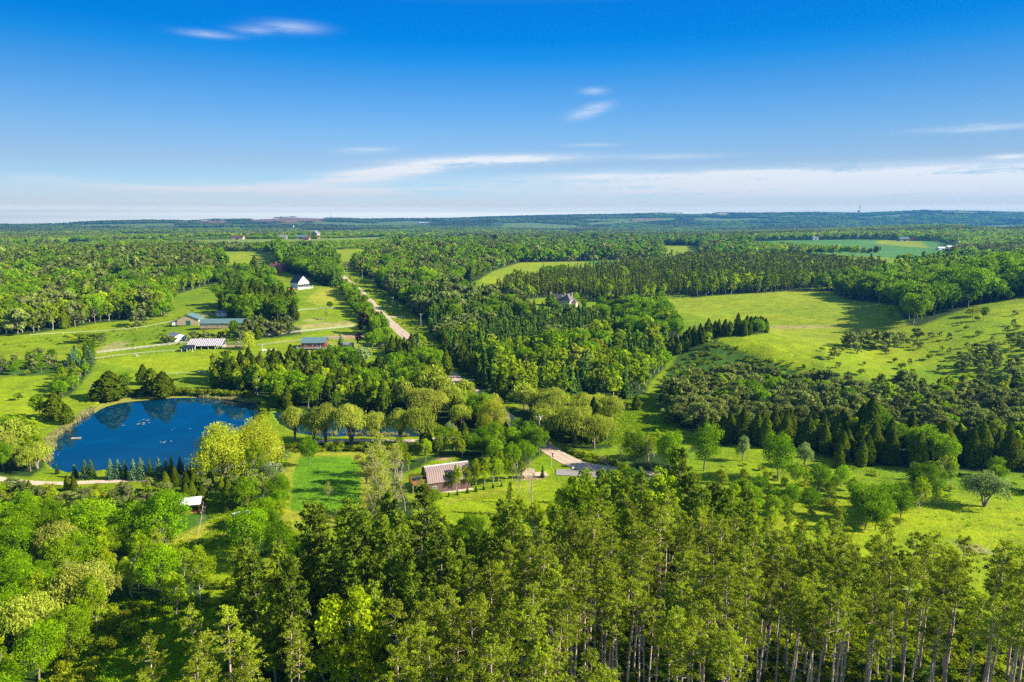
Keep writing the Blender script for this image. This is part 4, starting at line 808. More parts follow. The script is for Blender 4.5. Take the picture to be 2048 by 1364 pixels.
# trees that stand out: foot u, v, height, kind, width factor, label
X = [
 (448,952,17.5,'weeping_willow',1.12,'largest weeping willow, pale yellow green, at the near right corner of the big pond'),
 (520,937,17,'weeping_willow',.95,'second weeping willow, just right of the largest one by the pond'),
 (535,985,9.5,'silver_willow',.55,'grey green upright willow left of the mown meadow strip'),
 (500,665,0,'',0,''),
 (590,884,13,'willow_tree',.8,'first willow of the dam row, at the left end behind the dam track'),
 (652,886,14,'willow_tree',.85,'second willow of the dam row, standing in front of the pond arm'),
 (703,889,14.5,'willow_tree',.95,'third willow of the dam row, the tallest of it'),
 (752,888,12,'willow_tree',.8,'fourth willow of the dam row, with water showing to its left'),
 (800,888,12.5,'willow_tree',.8,'fifth willow of the dam row'),
 (842,892,14,'willow_tree',.95,'sixth willow of the dam row, broad and pale'),
 (872,815,17,'willow_tree',.9,'tall yellow green willow left of the bend in the lower road'),
 (815,822,12,'willow_tree',.9,'lower willow left of the tall yellow green one'),
 (984,868,14,'weeping_willow',.85,'slender weeping willow right where the road reappears'),
 (923,858,10,'willow_tree',.9,'round pale willow between dam track and road'),
 (1148,892,14,'willow_tree',1.1,'broad silvery willow right of the lower road'),
 (1188,896,12,'willow_tree',.95,'round silvery willow at the right end of the willow belt'),
 (1090,885,12,'willow_tree',1.0,'silvery willow beside the utility pole'),
 (1408,942,14.5,'maple_tree',.85,'tall round maple standing alone right of the junction'),
 (1340,948,13,'maple_tree',.85,'forked maple left of the lone tall round maple'),
 (1270,940,12,'maple_tree',.9,'dense maple right of the road junction'),
 (1485,922,8.5,'silver_willow',.55,'pale cone shaped tree between the two tall round maples'),
 (1556,962,14,'maple_tree',.85,'tall maple with a thick pale trunk beside the stream'),
 (1608,935,8.5,'silver_willow',.6,'pale poplar left of the dark cedar edge'),
 (1637,990,9,'maple_tree',.85,'dark round maple by the stream, right of the thick trunked one'),
 (1590,975,7.5,'maple_tree',.8,'small dark maple between the tall and the round one'),
 (1495,1000,6.5,'aspen_tree',1.4,'bright lime bush tree below the pale cone shaped tree'),
 (1548,1040,7.5,'aspen_tree',1.3,'bright lime tree just above the red pines'),
 (1677,935,7.5,'cedar_tree',.9,'lone cedar left of another on the bright lawn'),
 (1722,933,8.5,'cedar_tree',.85,'lone pointed cedar right of its twin on the lawn'),
 (1903,975,9.5,'aspen_tree',.8,'slim bright poplar at the back of the right meadow'),
 (1968,1013,10,'silver_willow',1.2,'round pale willow alone on the right meadow'),
 (1765,1045,8,'maple_tree',.6,'upright tree left in the right meadow clump'),
 (1676,1060,6.5,'aspen_tree',1.2,'lime green sapling behind the dark topped red pines'),
 (1785,1020,8,'dead_tree',.8,'grey bare tree in the right meadow clump'),
 (1812,965,6.5,'dead_tree',1,'grey bare tree left of two before the cedar band'),
 (1840,962,6,'dead_tree',1,'grey bare tree right of two before the cedar band'),
 (1872,958,8,'half_dead_tree',.8,'thin half bare tree before the cedar band'),
 (618,932,9.8,'maple_tree',.75,'lone leafy tree at the top of the mown meadow'),
 (656,1000,5,'half_dead_tree',.9,'small whitish tree in the middle of the meadow'),
 (555,950,4.5,'blossom_shrub',1.2,'white flowering shrub, upper one beside the meadow strip'),
 (563,922,4,'blossom_shrub',1.1,'white flowering shrub near the top of the meadow strip'),
 (552,972,4,'blossom_shrub',1.2,'white flowering shrub, lowest beside the meadow strip'),
 (700,1100,11,'aspen_tree',1.1,'light green poplar at the foot of the meadow'),
 (640,1110,10,'aspen_tree',1.1,'light green poplar at the lower left corner of the meadow'),
 (690,672,0,'',0,''),
 (725,669,13.5,'purple_maple',.95,'big dark purple maple above the log cabin drive'),
 (716,692,8,'purple_maple',.8,'smaller reddish purple tree right of the cabin'),
 (751,671,13,'maple_tree',.9,'bright green maple right of the big purple one'),
 (745,701,12,'maple_tree',1.15,'broad bright maple right of the small purple tree'),
 (682,698,9,'blue_spruce',.9,'blue spruce beside the small grey hut'),
 (724,732,12,'silver_willow',1.0,'silvery round willow below the cabin hut'),
 (844,716,14.5,'aspen_tree',.9,'tall egg shaped poplar right of the road where it dips'),
 (810,708,9,'spruce_tree',.9,'dark spruce at the road edge below the driveway'),
 (662,708,6,'maple_tree',.8,'small bright tree below the log cabin'),
 (499,697,10.5,'weeping_willow',.8,'round yellow green willow between barn sheds and cabin'),
 (470,677,11,'maple_tree',.85,'dark leafy tree in front of the long teal roof'),
 (462,628,12,'cedar_tree',1.3,'dark tree right of the small grey hut on the slope'),
 (661,618,6,'maple_tree',1.1,'bright round bush tree below the farmhouse field'),
 (655,641,6,'half_dead_tree',1.4,'pale small tree above the paddock strip'),
 (335,633,9,'maple_tree',1.2,'bushy tree at the tip of the left forest'),
 (280,652,11,'scots_pine',1.2,'brown tinged pine at the near corner of the left forest'),
 (310,640,8,'maple_tree',1.2,'round dark tree right of the brown tinged pine'),
 (424,586,6,'maple_tree',1.0,'small round tree alone on the upper pasture'),
 (175,684,6,'shrub',2.6,'dark broad bush on the left pasture'),
 (205,687,5.5,'scots_pine',.9,'small olive tree right of the dark broad bush'),
 (332,686,5,'scots_pine',1.4,'dark pine bush left of the white shed'),
 (345,687,4.5,'scots_pine',1.4,'pine bush just below the white shed'),
 (392,680,5.5,'scots_pine',1.6,'olive pine left behind the ribbed roof shed'),
 (408,680,5.5,'scots_pine',1.5,'olive pine right behind the ribbed roof shed'),
 (37,800,3,'shrub',1.2,'small round bush alone on the left lawn'),
 (82,835,9,'maple_tree',.8,'bright leafy tree at the left lawn edge'),
 (112,838,10.5,'cedar_tree',1.5,'large yellow green cedar on the pond bank'),
 (135,848,7.5,'cedar_tree',1.4,'smaller yellow green cedar at the water edge'),
 (222,797,11.5,'cedar_tree',2.6,'broad olive cedar mass above the pond algae'),
 (255,775,7,'maple_tree',1.1,'dark spreading tree behind the olive cedar mass'),
 (305,785,10.5,'cedar_tree',1.8,'olive cedar above the middle of the far shore'),
 (328,792,10.5,'cedar_tree',2.0,'olive cedar right of its neighbour on the far shore'),
 (288,768,9,'cedar_tree',1.3,'dark cedar behind the far shore pair'),
 (178,787,8,'dead_tree',.6,'bare pale trunk on the left pond bank'),
 (432,778,10,'cedar_tree',1.0,'pointed cedar at the left tip of the cabin wood'),
 (455,782,10.5,'cedar_tree',1.2,'pointed cedar second from the tip of the cabin wood'),
 (497,778,9,'cedar_tree',.9,'slim cedar on the pond side of the cabin wood'),
 (553,815,10.5,'cedar_tree',1.0,'gold tipped cedar at the pond arm, left of two'),
 (577,820,10,'cedar_tree',1.0,'gold tipped cedar at the pond arm, right of two'),
 (853,898,8.5,'cedar_tree',1.1,'pointed cedar at the right end of the dam row'),
 (900,885,8,'silver_willow',.6,'pale slender tree right of the dam cedar'),
 (929,893,8.5,'cedar_tree',1.0,'cedar left of the house grove'),
 (1046,614,13,'weeping_willow',.85,'yellow willow left of the stone mansion'),
 (1068,618,8,'spruce_tree',1.3,'dark spruce at the left wing of the mansion'),
 (1100,622,12.5,'maple_tree',.95,'dark green maple in front of the mansion'),
 (1150,605,8,'maple_tree',1.0,'leafy tree right behind the mansion chimney'),
 (1168,618,8,'maple_tree',.9,'leafy tree right of the mansion terrace'),
 (1115,566,10,'maple_tree',1,'round tree on the hill field clump, right side'),
 (1062,566,7,'spruce_tree',1,'small spruce on the hill field'),
 (1375,590,13,'aspen_tree',1.1,'bright poplar at the plantation corner by the field'),
 (1328,594,12,'aspen_tree',.9,'bright slim poplar left along the plantation edge'),
 (1635,583,8,'maple_tree',.9,'bright round tree at the top of the rolling field'),
 (1600,580,6,'maple_tree',.9,'small bright tree at the dark pine front'),
 (1545,582,6,'aspen_tree',.9,'small bright tree in front of the blue green pines'),
 (1780,645,12,'aspen_tree',.9,'tall tree alone at the edge of the maple ridge shade'),
 (1290,772,16,'aspen_tree',1.3,'tall bright tree on the right rim of the bright wood'),
 (1268,776,15,'aspen_tree',1.3,'tall bright tree left of the rim one'),
 (1228,800,15,'aspen_tree',1.1,'slim bright tree above the little pool'),
 (1272,820,6,'cedar_tree',1.4,'small cedar right of the little pool'),
 (1700,697,8,'scots_pine',1.3,'left pine of the hillside clump'),
 (1722,694,9.5,'scots_pine',1.4,'second pine of the hillside clump'),
 (1748,695,9.5,'scots_pine',1.5,'middle pine of the hillside clump'),
 (1775,697,9,'scots_pine',1.5,'fourth pine of the hillside clump'),
 (1800,692,7.5,'scots_pine',1.2,'right pine of the hillside clump'),
 (1834,680,6.5,'scots_pine',1.1,'pine right of the hillside clump'),
 (1690,690,5,'scots_pine',1.1,'small pine left of the hillside clump'),
 (1668,718,6,'scots_pine',1.1,'dark pine bush below the knoll crest'),
 (1420,692,8,'aspen_tree',1.2,'light tree on the shaded side of the knoll'),
 (1966,640,8,'maple_tree',.7,'slim lone tree on the right hillside'),
 (1945,632,5,'shrub',1.6,'bush beside the slim lone tree'),
 (2018,600,6,'maple_tree',1.3,'round bush tree at the maple ridge end'),
 (1064,1010,12.5,'dead_tree',.9,'tall bare dead tree below the junction lawn'),
 (1045,1000,11,'dead_tree',.6,'leaning bare trunk left of the tall dead tree'),
 (1165,985,9,'dead_tree',.8,'dark bare tree in front of the paved road'),
 (862,1062,8,'dead_tree',1.3,'grey twiggy dead tree below the brown house'),
 (836,1050,8,'dead_tree',1.2,'grey twiggy dead tree left below the brown house'),
 (1225,935,8,'dead_tree',1.4,'bare grey tree cluster tree, left of the junction grove'),
 (1245,938,7.5,'dead_tree',1.3,'bare grey tree by the end of the gravel'),
 (1305,945,8.5,'dead_tree',1.0,'bare forked snag in the junction grove'),
 (690,1400,15,'dead_tree',.9,'bare snag in the dark gap of the lower pines, left one'),
 (665,1395,13,'dead_tree',.7,'bare snag left in the dark gap of the lower pines'),
 (1100,1330,17,'dead_tree',.6,'bare snag in the pines right of the rusty one'),
 (1000,943,6.5,'aspen_tree',1,'round bright tree right of the slim row'),
 (1085,955,4,'spruce_tree',.9,'small dark spruce by the junction corner'),
 (395,1070,8,'dead_tree',.9,'pale bare tree beside the mown lawn'),
 (399,1018,5,'cedar_tree',1.1,'yellow green cedar right of the white roofed shelter'),
 (335,1110,15,'maple_tree',.95,'bright round maple left of the white roofed shelter'),
 (280,1110,12,'maple_tree',.95,'bright maple left of the roundest one'),
]
X += [(1020,1030,9,'white_pine',.8,'young white pine at the right end of the lawn below the brown house'),(872,1010,4.5,'maple_tree',1.0,'small bushy tree on the lawn just below the brown house'),(850,1003,6,'half_dead_tree',1.1,'thin pale tree beside the deck of the brown house'),(1085,624,8,'spruce_tree',1.2,'dark spruce in front of the mansion slate roof'),(1137,624,6.5,'maple_tree',1.1,'leafy tree in front of the pale mansion wall'),(1112,626,8,'maple_tree',1.1,'lower green tree before the middle of the mansion'),(1060,626,8,'cedar_tree',1.4,'round dark tree below the yellow mansion willow'),(628,884,11,'willow_tree',.8,'lower willow between the first and the second of the dam row'),(1078,908,9,'maple_tree',1.0,'olive maple left of the road just above the junction'),(1058,893,8.5,'maple_tree',1.0,'olive maple behind the grove next to the road'),(1040,880,8,'maple_tree',.9,'leafy tree left of the road below the weeping willow'),(1012,876,6,'cedar_tree',1.2,'small cedar under the slender weeping willow'),(868,738,11,'cedar_tree',1.3,'dark cedar hiding the dip of the road'),(893,752,13,'cedar_tree',.9,'slim dark cedar left of the lower road'),(985,836,10,'willow_tree',.9,'pale willow left of the reappearing road'),(880,742,10,'maple_tree',.8,'olive tree beside the dark cedar at the dip')]
X = [t for t in X if t[3]]
# row of young trees beside the brown house, and the spruce row on the dam
for i, (u, v, h) in enumerate([(896,981,6.2),(914,982,8),(934,976,7.4),(952,975,9),(969,974,9.5),(985,972,9),(998,968,8),(1012,964,7.5),(1026,962,7),(1042,958,6.5)]):
    X.append((u, v, h, 'aspen_tree', .85, ['first', 'second', 'third', 'fourth', 'fifth', 'sixth', 'seventh', 'eighth', 'ninth', 'tenth'][i] + ' slim bright tree of the row running right from the brown house'))
for i, (u, v, h) in enumerate([(882,998,1.6),(898,993,1.5),(915,990,1.7),(935,986,2),(952,983,2),(968,979,1.9),(986,976,1.6),(1003,973,1.5)]):
    X.append((u, v, h, 'spruce_tree', 1.2, ['first', 'second', 'third', 'fourth', 'fifth', 'sixth', 'seventh', 'eighth'][i] + ' knee high spruce sapling along the lawn below the brown house'))
for i, (u, v, h) in enumerate([(115,948,3.5),(151,955,4.2),(172,957,5.8),(185,957,6.0),(223,958,6.3),(238,957,6),(252,958,5.8),(269,959,6.4),(284,958,6.8),(302,958,6.4),(319,957,6.4),(334,956,6),(345,955,6.8),(362,949,5.6)]):
    X.append((u, v, h, 'blue_spruce' if i % 3 else 'spruce_tree', .95, ['first', 'second', 'third', 'fourth', 'fifth', 'sixth', 'seventh', 'eighth', 'ninth', 'tenth', 'eleventh', 'twelfth', 'thirteenth', 'last'][i] + ' young spruce from the left between pond and track'))

AD = {'red_pine': ('tall', 'red pine'), 'white_pine': ('feathery', 'white pine'), 'maple_tree': ('leafy', 'broadleaf tree'), 'aspen_tree': ('slim', 'bright green poplar'),
      'willow_tree': ('pale', 'willow'), 'weeping_willow': ('pale', 'weeping willow'), 'silver_willow': ('silvery', 'willow'), 'cedar_tree': ('dense', 'pointed cedar'), 'spruce_tree': ('dark', 'spruce'),
      'blue_spruce': ('bluish', 'spruce'), 'scots_pine': ('grey green', 'bushy pine'), 'plantation_pine': ('dark', 'narrow pine'), 'dead_tree': ('bare', 'dead tree'),
      'half_dead_tree': ('thin leaved', 'half bare tree'), 'shrub': ('low', 'green shrub'), 'dark_bush': ('low', 'dark bush'), 'purple_maple': ('purple', 'maple'), 'blossom_shrub': ('white flowering', 'shrub')}
rs = np.random.RandomState(7)
trees = []      # (x, y, z, kind, h, wf, zone index or -1, label)
for (u, v, h, k, wf, lab) in X:
    x, y, z = G(u, v); trees.append((x, y, z, k, h, wf, -1, lab))
tx = np.array([t[0] for t in trees]); ty = np.array([t[1] for t in trees]); trad = np.array([KIND[t[3]][1] * t[4] / KIND[t[3]][0] * t[5] * .42 for t in trees])
def clear_of_roads(x, y, marg):
    ok = np.ones(len(x), bool)
    for pts, half in ROADS:
        for (a, b) in zip(pts[:-1], pts[1:]):
            a = np.array(a[:2]); b = np.array(b[:2]); d = b - a; L = d @ d
            t = np.clip(((x - a[0]) * d[0] + (y - a[1]) * d[1]) / L, 0, 1)
            ok &= np.hypot(x - a[0] - t * d[0], y - a[1] - t * d[1]) > half + marg
    return ok
def zone_points(P, sp, seed):
    R = np.random.RandomState(seed)
    W_ = np.array([G(u, v)[:2] for (u, v) in P for _ in (0,)])
    E = []
    for (a, b) in zip(P, P[1:] + P[:1]):
        for t in (0, .5): E.append(G(a[0] + (b[0] - a[0]) * t, a[1] + (b[1] - a[1]) * t)[:2])
    E = np.array(E); x0, y0 = E.min(0) - sp; x1, y1 = E.max(0) + sp
    gx_, gy_ = np.meshgrid(np.arange(x0, x1, sp), np.arange(y0, y1, sp * .866)); gx_ = gx_ + (np.arange(gx_.shape[0]) % 2)[:, None] * sp * .5
    x = gx_.ravel(); y = gy_.ravel(); x = x + R.uniform(-.36, .36, len(x)) * sp; y = y + R.uniform(-.36, .36, len(y)) * sp
    k = y > 20; x, y = x[k], y[k]
    z = H(x, y); u, v = px(x, y, z); k = inpoly(u, v, P); return x[k], y[k], z[k]
for zi, (zn, P, mixk, sp, (h0, h1), loc, grp) in enumerate(Z):
    x, y, z = zone_points(P, sp, 50 + zi)
    k = clear_of_roads(x, y, 1.3 if sp < 4.7 else 2.0)
    wu, wv = px(x, y, np.zeros_like(x)); D = np.hypot(x, y)
    for Q in (POND, POND2, POOL): k &= ~((D < 420) & inpoly(wu, wv, Q))
    x, y, z = x[k], y[k], z[k]
    if len(x) == 0: continue
    d = np.hypot(x[:, None] - tx, y[:, None] - ty); k = (d > trad * .8 + .6).all(1) if D.size else k
    x, y, z = x[k], y[k], z[k]
    ks = list(mixk); pr = np.array([mixk[q] for q in ks]); pr = pr / pr.sum()
    Wk = np.stack([pr[q] * np.exp(5.0 * (vnoise(x, y, 30, 100 + 7 * zi + q) - .5)) for q in range(len(ks))], 1); Wk /= Wk.sum(1, keepdims=True)
    pick = (rs.rand(len(x))[:, None] > np.cumsum(Wk, 1)).sum(1).clip(0, len(ks) - 1)
    hh = (h0 + (h1 - h0) * (.5 * vnoise(x, y, 22, 60 + zi) + .5 * rs.rand(len(x)))) * np.exp(rs.normal(size=len(x)) * (.05 if 'red_pine' in ks[0] else .14))
    gap = vnoise(x, y, 15, 80 + zi) > (.17 if sp > 5 and zn not in ('dark plantation', 'left pinery') else .08)
    for i in range(len(x)):
        if not gap[i]: continue
        kd = ks[pick[i]]; h = hh[i]
        if kd in ('shrub', 'dark_bush') and h > 3.4: h = 1.8 + (h % 1) * 1.6
        if kd == 'dead_tree': h *= .8
        trees.append((x[i], y[i], z[i], kd, h, rs.uniform(.86, 1.18), zi, ''))
print('trees', len(trees))

# ---- which trees does the eye see? near to far over a coarse mask
tu, tv = px(np.array([t[0] for t in trees]), np.array([t[1] for t in trees]), np.array([t[2] for t in trees]))
tD = np.hypot([t[0] for t in trees], [t[1] for t in trees])
MW, MH = 1024, 682; mask = np.zeros((MH, MW), bool); vis = np.zeros(len(trees), int)
for i in np.argsort(tD):
    x, y, z, kd, h, wf, zi, lab = trees[i]; hN, wN = KIND[kd][:2]; w = wN * h / hN * wf
    lo = .55 if kd == 'red_pine' else .2 if kd == 'white_pine' else .05
    a = px(np.array([x, x]), np.array([y, y]), np.array([z + h * lo, z + h]))
    uc = a[0][0] / 2; vb, vt = a[1][0] / 2, a[1][1] / 2; hw = w * F / (tD[i] + 8) / 4 * .9
    u0, u1, v0, v1 = int(max(0, uc - hw)), int(min(MW, uc + hw + 1)), int(max(0, vt)), int(min(MH, vb + 1))
    if u1 <= u0 or v1 <= v0: continue
    s = mask[v0:v1, u0:u1]; vis[i] = (~s).sum(); s[:] = True
LOD = lambda D: 0 if D < 260 else 1 if D < 760 else 2
single = set()
for kd in KIND:
    ids = [i for i in range(len(trees)) if trees[i][3] == kd and (vis[i] > 3 or trees[i][6] < 0)]
    ids.sort(key=lambda i: -(vis[i] + (10 ** 6 if trees[i][6] < 0 else 0)))
    single.update(ids[:298])
print('individual trees', len(single))

def whereabouts(u, v, zi):
    """landmark wording for the large foreground zones"""
    zn = Z[zi][0]
    if zn == 'right red pines':
        c = 'below the brown house' if u < 960 else 'below the junction' if u < 1230 else 'below the lone tall maple' if u < 1500 else 'below the stream maples' if u < 1760 else 'below the right meadow'
        r = 'front rows' if v > 1500 else 'middle rows' if v > 1370 else 'back rows'
        return '%s %s' % (r, c)
    if zn == 'white pines':
        c = 'below the white roofed shelter' if u < 560 else 'below the mown meadow' if u < 760 else 'below the brown house' if u < 960 else 'below the dead tall tree' if u < 1160 else 'below the paved lane'
        return 'pine belt %s %s' % (c, 'near side' if v > 1290 else 'far side')
    if zn == 'left broadleaves':
        c = 'at the frame edge' if u < 120 else 'below the pond spruces' if u < 300 else 'beside the lawn'
        return 'lower left wood %s %s' % (c, 'near side' if v > 1280 else 'far side')
    if zn == 'thicket':
        c = 'under the knoll' if u < 1560 else 'under the hillside pine clump' if u < 1800 else 'toward the frame edge'
        return 'right thicket %s %s' % (c, 'lower side' if v > 830 else 'upper side')
    if zn == 'cabin wood':
        return 'cabin wood %s' % ('pond end' if u < 580 else 'below the cabin' if u < 720 else 'road end')
    if zn == 'bright wood':
        return 'bright wood %s' % ('road side' if u < 1060 else 'middle' if u < 1200 else 'knoll side')
    if zn == 'left forest edge':
        return 'left forest edge %s' % ('far left' if u < 90 else 'above the pasture bushes' if u < 220 else 'near its tip')
    return None
order = sorted(single, key=lambda i: (trees[i][3], -vis[i]))
ORD = 'first second third fourth fifth sixth seventh eighth ninth tenth eleventh twelfth thirteenth fourteenth fifteenth sixteenth seventeenth eighteenth nineteenth twentieth'.split()
def base_label(i):
    x, y, z, kd, h, wf, zi, lab = trees[i]
    wh = whereabouts(tu[i], tv[i], zi); a, b = AD[kd]
    if kd == 'red_pine': b = 'red pine'
    return '%s %s %s' % (a, b, ('in the ' + wh) if wh else Z[zi][5])
members = {}
for i in order:
    if trees[i][6] >= 0: members.setdefault(base_label(i), []).append(i)
LAB = {}
for lb, ids in members.items():
    ids.sort(key=lambda i: tu[i])
    if len(ids) == 1: LAB[ids[0]] = (lb, None); continue
    if len(ids) <= 20:
        for k, i in enumerate(ids): LAB[i] = (('%s from left, %s' % (ORD[k], lb)) if k < len(ids) - 1 else 'rightmost ' + lb, lb)
    else:
        # long rows are told apart by size first, then by their place along the wood
        hs = sorted(trees[i][4] for i in ids); q1, q3 = hs[len(hs) // 4], hs[3 * len(hs) // 4]
        cells = {}
        for k, i in enumerate(ids):
            sz = 'tallest' if trees[i][4] > q3 else 'smallest' if trees[i][4] < q1 else 'middling'
            cells.setdefault((sz, k * 8 // len(ids)), []).append(i)
        for (sz, c), js in cells.items():
            pl = ('far left end', 'left end', 'left half', 'left of middle', 'right of middle', 'right half', 'right end', 'far right end')[c]
            js.sort(key=lambda i: tu[i])
            for k, i in enumerate(js):
                LAB[i] = (('%s of the %s %s, %s' % (ORD[k], sz, lb, pl)) if k < 20 else ('%s past the twentieth of the %s %s, %s' % (ORD[k - 20], sz, lb, pl)), lb)
def shorten(l, kd):
    n = lambda q: len(q.split())
    if n(l) > 16: l = l.replace(AD[kd][0] + ' ', '')
    if n(l) > 16: l = l.replace(' in the ', ' in ').replace(' below the ', ' below ').replace(' toward the ', ' toward ').replace(' under the ', ' under ')
    if n(l) > 16: l = l.replace(' of the ', ' ').replace(' of middle', '').replace(' behind the ', ' behind ')
    return ' '.join(l.split()[:16])
LAB = {i: (shorten(l, trees[i][3]), g) for i, (l, g) in LAB.items()}
nparts = 0
for i in order:
    x, y, z, kd, h, wf, zi, lab = trees[i]; D = tD[i]; hN = KIND[kd][0]; s = h / hN
    var = int(rs.randint(0, 97)); tr, cr, jo = proto(kd, LOD(D), var)
    rot = rs.uniform(0, 6.28); scl = (s * wf, s * wf, s)
    if 'dead' in kd or kd == 'red_pine': tl = .16 if 'dead' in kd else .025; rot = (rs.normal() * tl, rs.normal() * tl, rot)
    if zi >= 0: lab, grp = LAB[i]
    hp = h * F / 2 / D
    cat = {'shrub': 'shrub', 'dark_bush': 'bush', 'blossom_shrub': 'shrub', 'dead_tree': 'dead tree', 'half_dead_tree': 'tree'}.get(kd, 'pine tree' if 'pine' in kd else 'tree')
    if hp > 14 and cr is not None:
        o = add(kd, None, None, (x, y, z), rot, scl, label=lab, category=cat)
        add('trunk', tr, o); add('crown', cr, o); nparts += 2
    elif cr is None and hp > 14:
        o = add(kd, tr, None, (x, y, z), rot, scl, label=lab, category=cat)
    else:
        o = add(kd, jo, None, (x, y, z), rot, scl, label=lab, category=cat)
    if zi >= 0 and grp: o['group'] = grp
print('tree parts', nparts)

# ---- everything past the individuals: one scattered mass per kind
def scatter(name, pts, rot, scl, vid, protos, label=None):
    """one object whose points carry copies of the given meshes (geometry copies, not object instances)"""
    n = len(pts); me = bpy.data.meshes.new(name); me.vertices.add(n); me.vertices.foreach_set('co', np.asarray(pts, np.float32).ravel())
    for nm, ty, arr in (('rot', 'FLOAT_VECTOR', rot), ('scl', 'FLOAT_VECTOR', scl)):
        a = me.attributes.new(nm, ty, 'POINT'); a.data.foreach_set('vector', np.asarray(arr, np.float32).ravel())
    a = me.attributes.new('vid', 'INT', 'POINT'); a.data.foreach_set('value', np.asarray(vid, np.int32))
    me.update()
    o = add(name, me, None, kind='stuff')
    if label: o['label'] = label
    ng = bpy.data.node_groups.new(name, 'GeometryNodeTree')
    ng.interface.new_socket('Geometry', in_out='INPUT', socket_type='NodeSocketGeometry'); ng.interface.new_socket('Geometry', in_out='OUTPUT', socket_type='NodeSocketGeometry')
    N = ng.nodes; L = ng.links; gi = N.new('NodeGroupInput'); go = N.new('NodeGroupOutput'); jn = N.new('GeometryNodeJoinGeometry')
    def attr(nm, ty):
        q = N.new('GeometryNodeInputNamedAttribute'); q.data_type = ty; q.inputs[0].default_value = nm; return q.outputs[0]
    for k, m in enumerate(protos):
        src = bpy.data.objects.new(name + '_source', m)
        oi = N.new('GeometryNodeObjectInfo'); oi.transform_space = 'ORIGINAL'; oi.inputs[0].default_value = src
        g2 = N.new('GeometryNodeGeometryToInstance'); L.new(oi.outputs['Geometry'], g2.inputs[0])
        ip = N.new('GeometryNodeInstanceOnPoints'); L.new(gi.outputs[0], ip.inputs['Points']); L.new(g2.outputs[0], ip.inputs['Instance'])
        cm = N.new('FunctionNodeCompare'); cm.data_type = 'INT'; cm.operation = 'EQUAL'; L.new(attr('vid', 'INT'), cm.inputs[2]); cm.inputs[3].default_value = k
        L.new(cm.outputs[0], ip.inputs['Selection'])
        L.new(attr('rot', 'FLOAT_VECTOR'), ip.inputs['Rotation']); L.new(attr('scl', 'FLOAT_VECTOR'), ip.inputs['Scale'])
        L.new(ip.outputs[0], jn.inputs[0])
    L.new(jn.outputs[0], go.inputs[0])
    md = o.modifiers.new('scatter', 'NODES'); md.node_group = ng
    return o
for kd in KIND:
    ids = [i for i in range(len(trees)) if trees[i][3] == kd and i not in single]
    if not ids: continue
    pr, keys, vid, P, Rr, Sc = [], {}, [], [], [], []
    for i in ids:
        x, y, z, _, h, wf, zi, lab = trees[i]; l = LOD(tD[i]); var = int(rs.randint(0, KIND[kd][3]))
        if (l, var) not in keys: keys[(l, var)] = len(pr); pr.append(proto(kd, l, var)[2])
        vid.append(keys[(l, var)]); P.append((x, y, z)); Rr.append((0, 0, rs.uniform(0, 6.28))); s = h / KIND[kd][0]; Sc.append((s * wf, s * wf, s))
    scatter(kd + '_woods', P, Rr, Sc, vid, pr, 'the deeper rows of ' + AD[kd][1] + ' woods')

# ---- far woods out to the skyline: whole clumps of crowns
def t_clump(seed):
    s = TM(seed); R = s.R
    for i in range(9):
        a = R.uniform(0, 6.28); k = R.uniform(0, .5) ** .7 * .55; c = (math.cos(a) * k, math.sin(a) * k, R.uniform(.45, .72)); r = R.uniform(.12, .22)
        s.blob((0, 0, 0), 1e-3, 1, 1e-4); D = R.normal(size=(13, 3)); D[:, 2] = np.abs(D[:, 2]) * .9 - .2; D /= np.linalg.norm(D, axis=1, keepdims=True)
        s.leaves(np.array(c) + D * r * (1, 1, 1.4), D + R.normal(size=(13, 3)) * .4, .085, 1.2)
    return s
cl = []
for k, mt in enumerate((LEAF['maple_tree'], LEAF['maple_tree'], LEAF['plantation_pine'], LEAF['scots_pine'], LEAF['aspen_tree'])):
    lv, lq, lt = t_clump(900 + k).crown(); cl.append(mesh_np('far_clump', lv, lq, [mt], lt))
P, Rr, Sc, vid = [], [], [], []
lr = np.arange(math.log(1150), math.log(8150), .0105); la = np.arange(-math.radians(43), math.radians(43), .0062)
A2, R2 = np.meshgrid(la, lr); A2 = A2.ravel() + rs.uniform(-.0031, .0031, A2.size); R2 = np.exp(R2.ravel() + rs.uniform(-.005, .005, R2.size))
fx, fy = R2 * np.sin(A2), R2 * np.cos(A2); fz = H(fx, fy); fu, fv = px(fx, fy, fz)
keep = np.ones(len(fx), bool)
for c, Q in PATCH:
    if c in (FARF, SOIL, BEAN, FIELD): keep &= ~inpoly(fu, fv, Q)
fnn = (vnoise(fx * .6, fy, 620, 21) * .6 + vnoise(fx, fy, 260, 22) * .4)
keep &= ~((fnn > .64) & (R2 > 1900))
hedge = vnoise(fx, fy, 90, 31) > .93
for zn, Q, *_ in Z:
    if zn in ('centre woods', 'left back woods', 'left pinery', 'dark plantation', 'right wood', 'right maples', 'crest wood', 'left forest', 'farmhouse grove', 'farm hedge'): keep &= ~inpoly(fu, fv, Q)
keep &= (fv < 522) | (R2 > 1500)
fx, fy, fz, R2, A2 = fx[keep], fy[keep], fz[keep], R2[keep], A2[keep]
kn = vnoise(fx, fy, 420, 41)
for i in range(len(fx)):
    w = max(11.0, R2[i] * .0105) * rs.uniform(.8, 1.3); hh = rs.uniform(13, 19) * (1 if R2[i] > 2000 or fx[i] > 0 else .45)
    P.append((fx[i], fy[i], fz[i] - .5)); Rr.append((0, 0, rs.uniform(0, 6.28))); Sc.append((w, w, hh))
    vid.append(rs.choice([2, 3, 2]) if kn[i] > .6 else rs.choice([0, 1, 0, 1, 4, 3]))
scatter('distant_woods', P, Rr, Sc, vid, cl, 'bluish woods fading out to the skyline')
print('far clumps', len(P))
